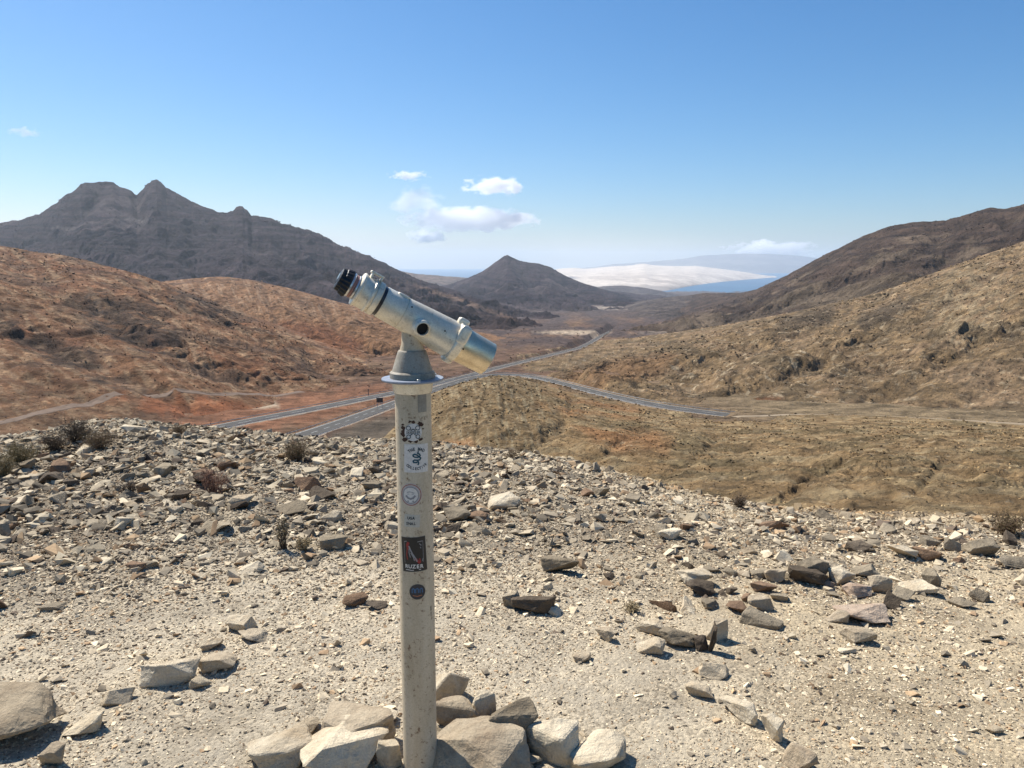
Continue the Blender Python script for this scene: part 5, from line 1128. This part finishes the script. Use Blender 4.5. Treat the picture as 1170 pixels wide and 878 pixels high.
# ------------------------------------------------------------------ dry bushes
def bush(px, py, w, h, colr, leaf, n, label, seed, dense=1.0):
    hit, dep = ground_hit(px, py)
    if hit is None:
        return
    m = dep / FPX; W = w * m / 2; H = h * m * 1.05; r = random.Random(seed)
    root_ = empty('dry_bush', hit); tag(root_, label, 'bush', 'dry bushes among the stones')
    V = []; F = []
    def twig(a, b, ra, rb):
        d = (b - a).normalized(); u = d.orthogonal().normalized(); v = d.cross(u); i = len(V)
        for p, rad in ((a, ra), (b, rb)):
            for k in range(3):
                an = k * 2.094; V.append(p + u * math.cos(an) * rad + v * math.sin(an) * rad)
        for k in range(3): F.append((i + k, i + (k + 1) % 3, i + 3 + (k + 1) % 3, i + 3 + k))
    LV = []; LF = []
    for s in range(n):
        az = r.uniform(0, 6.283); el = r.uniform(.1, 1.0) ** .8
        tip = Vector((math.cos(az) * W * r.uniform(.5, 1.05) * math.cos(el * 1.2), math.sin(az) * W * r.uniform(.5, 1.05) * math.cos(el * 1.2), H * (0.15 + .85 * math.sin(el * 1.5)) * r.uniform(.7, 1.0)))
        p = Vector((r.gauss(0, W * .12), r.gauss(0, W * .12), -.01)); q0 = p
        for k in range(1, 5):
            f = k / 4; t_ = q0.lerp(tip, f) + Vector((r.gauss(0, 1), r.gauss(0, 1), r.gauss(0, .7))) * W * .07 + Vector((0, 0, H * .08 * math.sin(f * 3.14)))
            twig(p, t_, .0028 * (1.2 - f) + .0008, .0028 * (1.0 - f) + .0006)
            if k > 1:
                for j in range(int(3 * dense)):
                    e = t_ + Vector((r.gauss(0, 1), r.gauss(0, 1), abs(r.gauss(0, .9)))) * W * .17
                    twig(t_, e, .0012, .0006)
                    for g in range(2):
                        c = t_.lerp(e, r.uniform(.5, 1)); i = len(LV); a = Vector((r.gauss(0, 1), r.gauss(0, 1), r.gauss(0, 1))).normalized() * .006; b = Vector((r.gauss(0, 1), r.gauss(0, 1), r.gauss(0, 1))).normalized() * .0035
                        LV.extend([c - a, c + b, c + a, c - b]); LF.append((i, i + 1, i + 2, i + 3))
            p = t_
    me = bpy.data.meshes.new('stems'); me.from_pydata([v[:] for v in V], [], F); link('stems', me, simple('twig_' + leaf, *TW[colr], 40), root_)
    me = bpy.data.meshes.new('foliage'); me.from_pydata([v[:] for v in LV], [], LF); link('foliage', me, simple('leaf_' + leaf, *TW[leaf], 40), root_)
TW = {'brown': ((.13, .085, .05), (.20, .13, .075)), 'olive': ((.16, .125, .055), (.24, .18, .08)), 'red': ((.17, .085, .05), (.25, .14, .09)), 'straw': ((.34, .26, .14), (.42, .33, .19)), 'dark': ((.06, .045, .03), (.11, .08, .05))}
bush(339, 529, 38, 24, 'brown', 'olive', 90, 'round brown olive dry bush on the left crest, fullest of the bushes', 1, 1.4)
bush(246, 568, 50, 34, 'red', 'red', 60, 'reddish leggy dry bush among the rubble stones', 2, .9)
bush(324, 627, 22, 34, 'dark', 'straw', 34, 'small upright twiggy tuft in the grey gravel', 3, .8)
bush(348, 629, 22, 15, 'straw', 'straw', 30, 'low straw coloured tuft beside the twiggy tuft', 4, 1)
bush(88, 506, 46, 26, 'dark', 'brown', 80, 'dark dry shrub at the top of the left mound', 5, 1.2)
bush(62, 516, 34, 20, 'dark', 'brown', 60, 'dark brown shrub just left of the mound top', 6, 1.2)
bush(112, 513, 50, 18, 'brown', 'olive', 70, 'wide olive brown shrub right of the mound top', 7, 1.2)
bush(24, 532, 44, 26, 'olive', 'olive', 80, 'olive dry shrub nearest the left edge', 8, 1.2)
bush(4, 545, 34, 22, 'olive', 'straw', 60, 'yellowish shrub cut by the left edge of the view', 9, 1.2)
bush(206, 498, 22, 12, 'brown', 'olive', 40, 'small olive shrub on the crest before the upper road', 10, 1.2)
bush(146, 568, 24, 16, 'dark', 'brown', 34, 'small dark shrub low on the left mound', 11, 1)
bush(1150, 612, 44, 24, 'brown', 'olive', 80, 'brown dry bush on the crest near the right edge', 12, 1.2)
bush(845, 580, 24, 14, 'dark', 'brown', 34, 'small dark tuft on the crest line right of centre', 13, 1)
bush(585, 525, 26, 10, 'brown', 'straw', 34, 'low tuft on the crest below the knoll', 14, 1)
bush(722, 700, 24, 10, 'straw', 'straw', 22, 'sparse straw tuft beside the low pale ledge', 15, .8)

# ------------------------------------------------------------------ clouds
def cloud(px, py, wpx, hpx, d, dens, seed, label, thr=.42, nw=1.0):
    x, y, z = (float(v) for v in at(px, py, d)); m = d / FPX
    W, H = wpx * m / 2, hpx * m / 2; D = W * .6
    mt = bpy.data.materials.new('cloud_vapour'); mt.use_nodes = True; n = mt.node_tree.nodes; l = mt.node_tree.links; n.remove(n['Principled BSDF'])
    v = n.new('ShaderNodeVolumePrincipled'); v.inputs['Color'].default_value = (.99, .99, 1, 1); v.inputs['Anisotropy'].default_value = .0
    tc = n.new('ShaderNodeTexCoord')
    mp = n.new('ShaderNodeMapping'); mp.inputs['Location'].default_value = (seed * 3.1, seed * 1.7, 0); mp.inputs['Scale'].default_value = (1.7 * W / H * .38, 1.2, 1.15); l.new(tc.outputs['Object'], mp.inputs[0])
    t = noise_node(n, l, mp.outputs[0], 1.3, 6, .58)
    ln = n.new('ShaderNodeVectorMath'); ln.operation = 'LENGTH'; l.new(tc.outputs['Object'], ln.inputs[0])
    fall = n.new('ShaderNodeMath'); fall.operation = 'MULTIPLY_ADD'; l.new(ln.outputs['Value'], fall.inputs[0]); fall.inputs[1].default_value = -.42; sc_n = n.new('ShaderNodeMath'); sc_n.operation = 'MULTIPLY_ADD'; l.new(t.outputs[0], sc_n.inputs[0]); sc_n.inputs[1].default_value = nw; sc_n.inputs[2].default_value = .5 * (1 - nw); l.new(sc_n.outputs[0], fall.inputs[2])
    sb = n.new('ShaderNodeMapRange'); l.new(fall.outputs[0], sb.inputs[0]); sb.inputs[1].default_value = thr - .25; sb.inputs[2].default_value = thr - .10; sb.inputs[3].default_value = 0; sb.inputs[4].default_value = dens / (H)
    l.new(sb.outputs[0], v.inputs['Density']); l.new(v.outputs[0], n['Material Output'].inputs['Volume'])
    bm = bmesh.new(); bmesh.ops.create_icosphere(bm, subdivisions=3, radius=1)
    me = bpy.data.meshes.new('cloud'); bm.to_mesh(me); bm.free(); o = link('cloud', me, mt); o.location = (x, y, z); o.scale = (W, D, H)
    tag(o, label, 'cloud', 'small clouds in the sky')
CL = 1
cloud(538, 251, 172, 32, 15000, 1.5, 23, 'largest white cloud low above the cone mountain', .39, .7)
cloud(566, 213, 90, 26, 15000, 2.5, 2, 'ragged small white cloud above the largest one', .47)
cloud(476, 230, 80, 40, 15000, 1.3, 3, 'wispy faint cloud upper left of the largest one', .48)
cloud(488, 270, 56, 20, 15000, 2.5, 4, 'little white puff just under the left end of the largest cloud', .46)
cloud(467, 201, 56, 14, 15000, 1.2, 5, 'thin faint streak of cloud above the wispy one', .48)
cloud(882, 286, 130, 26, 46500, 2.2, 6, 'flat white cloud lying over the far peninsula', .46)
cloud(28, 151, 44, 14, 14000, .45, 7, 'tiny faint cloud alone at the left', .47)
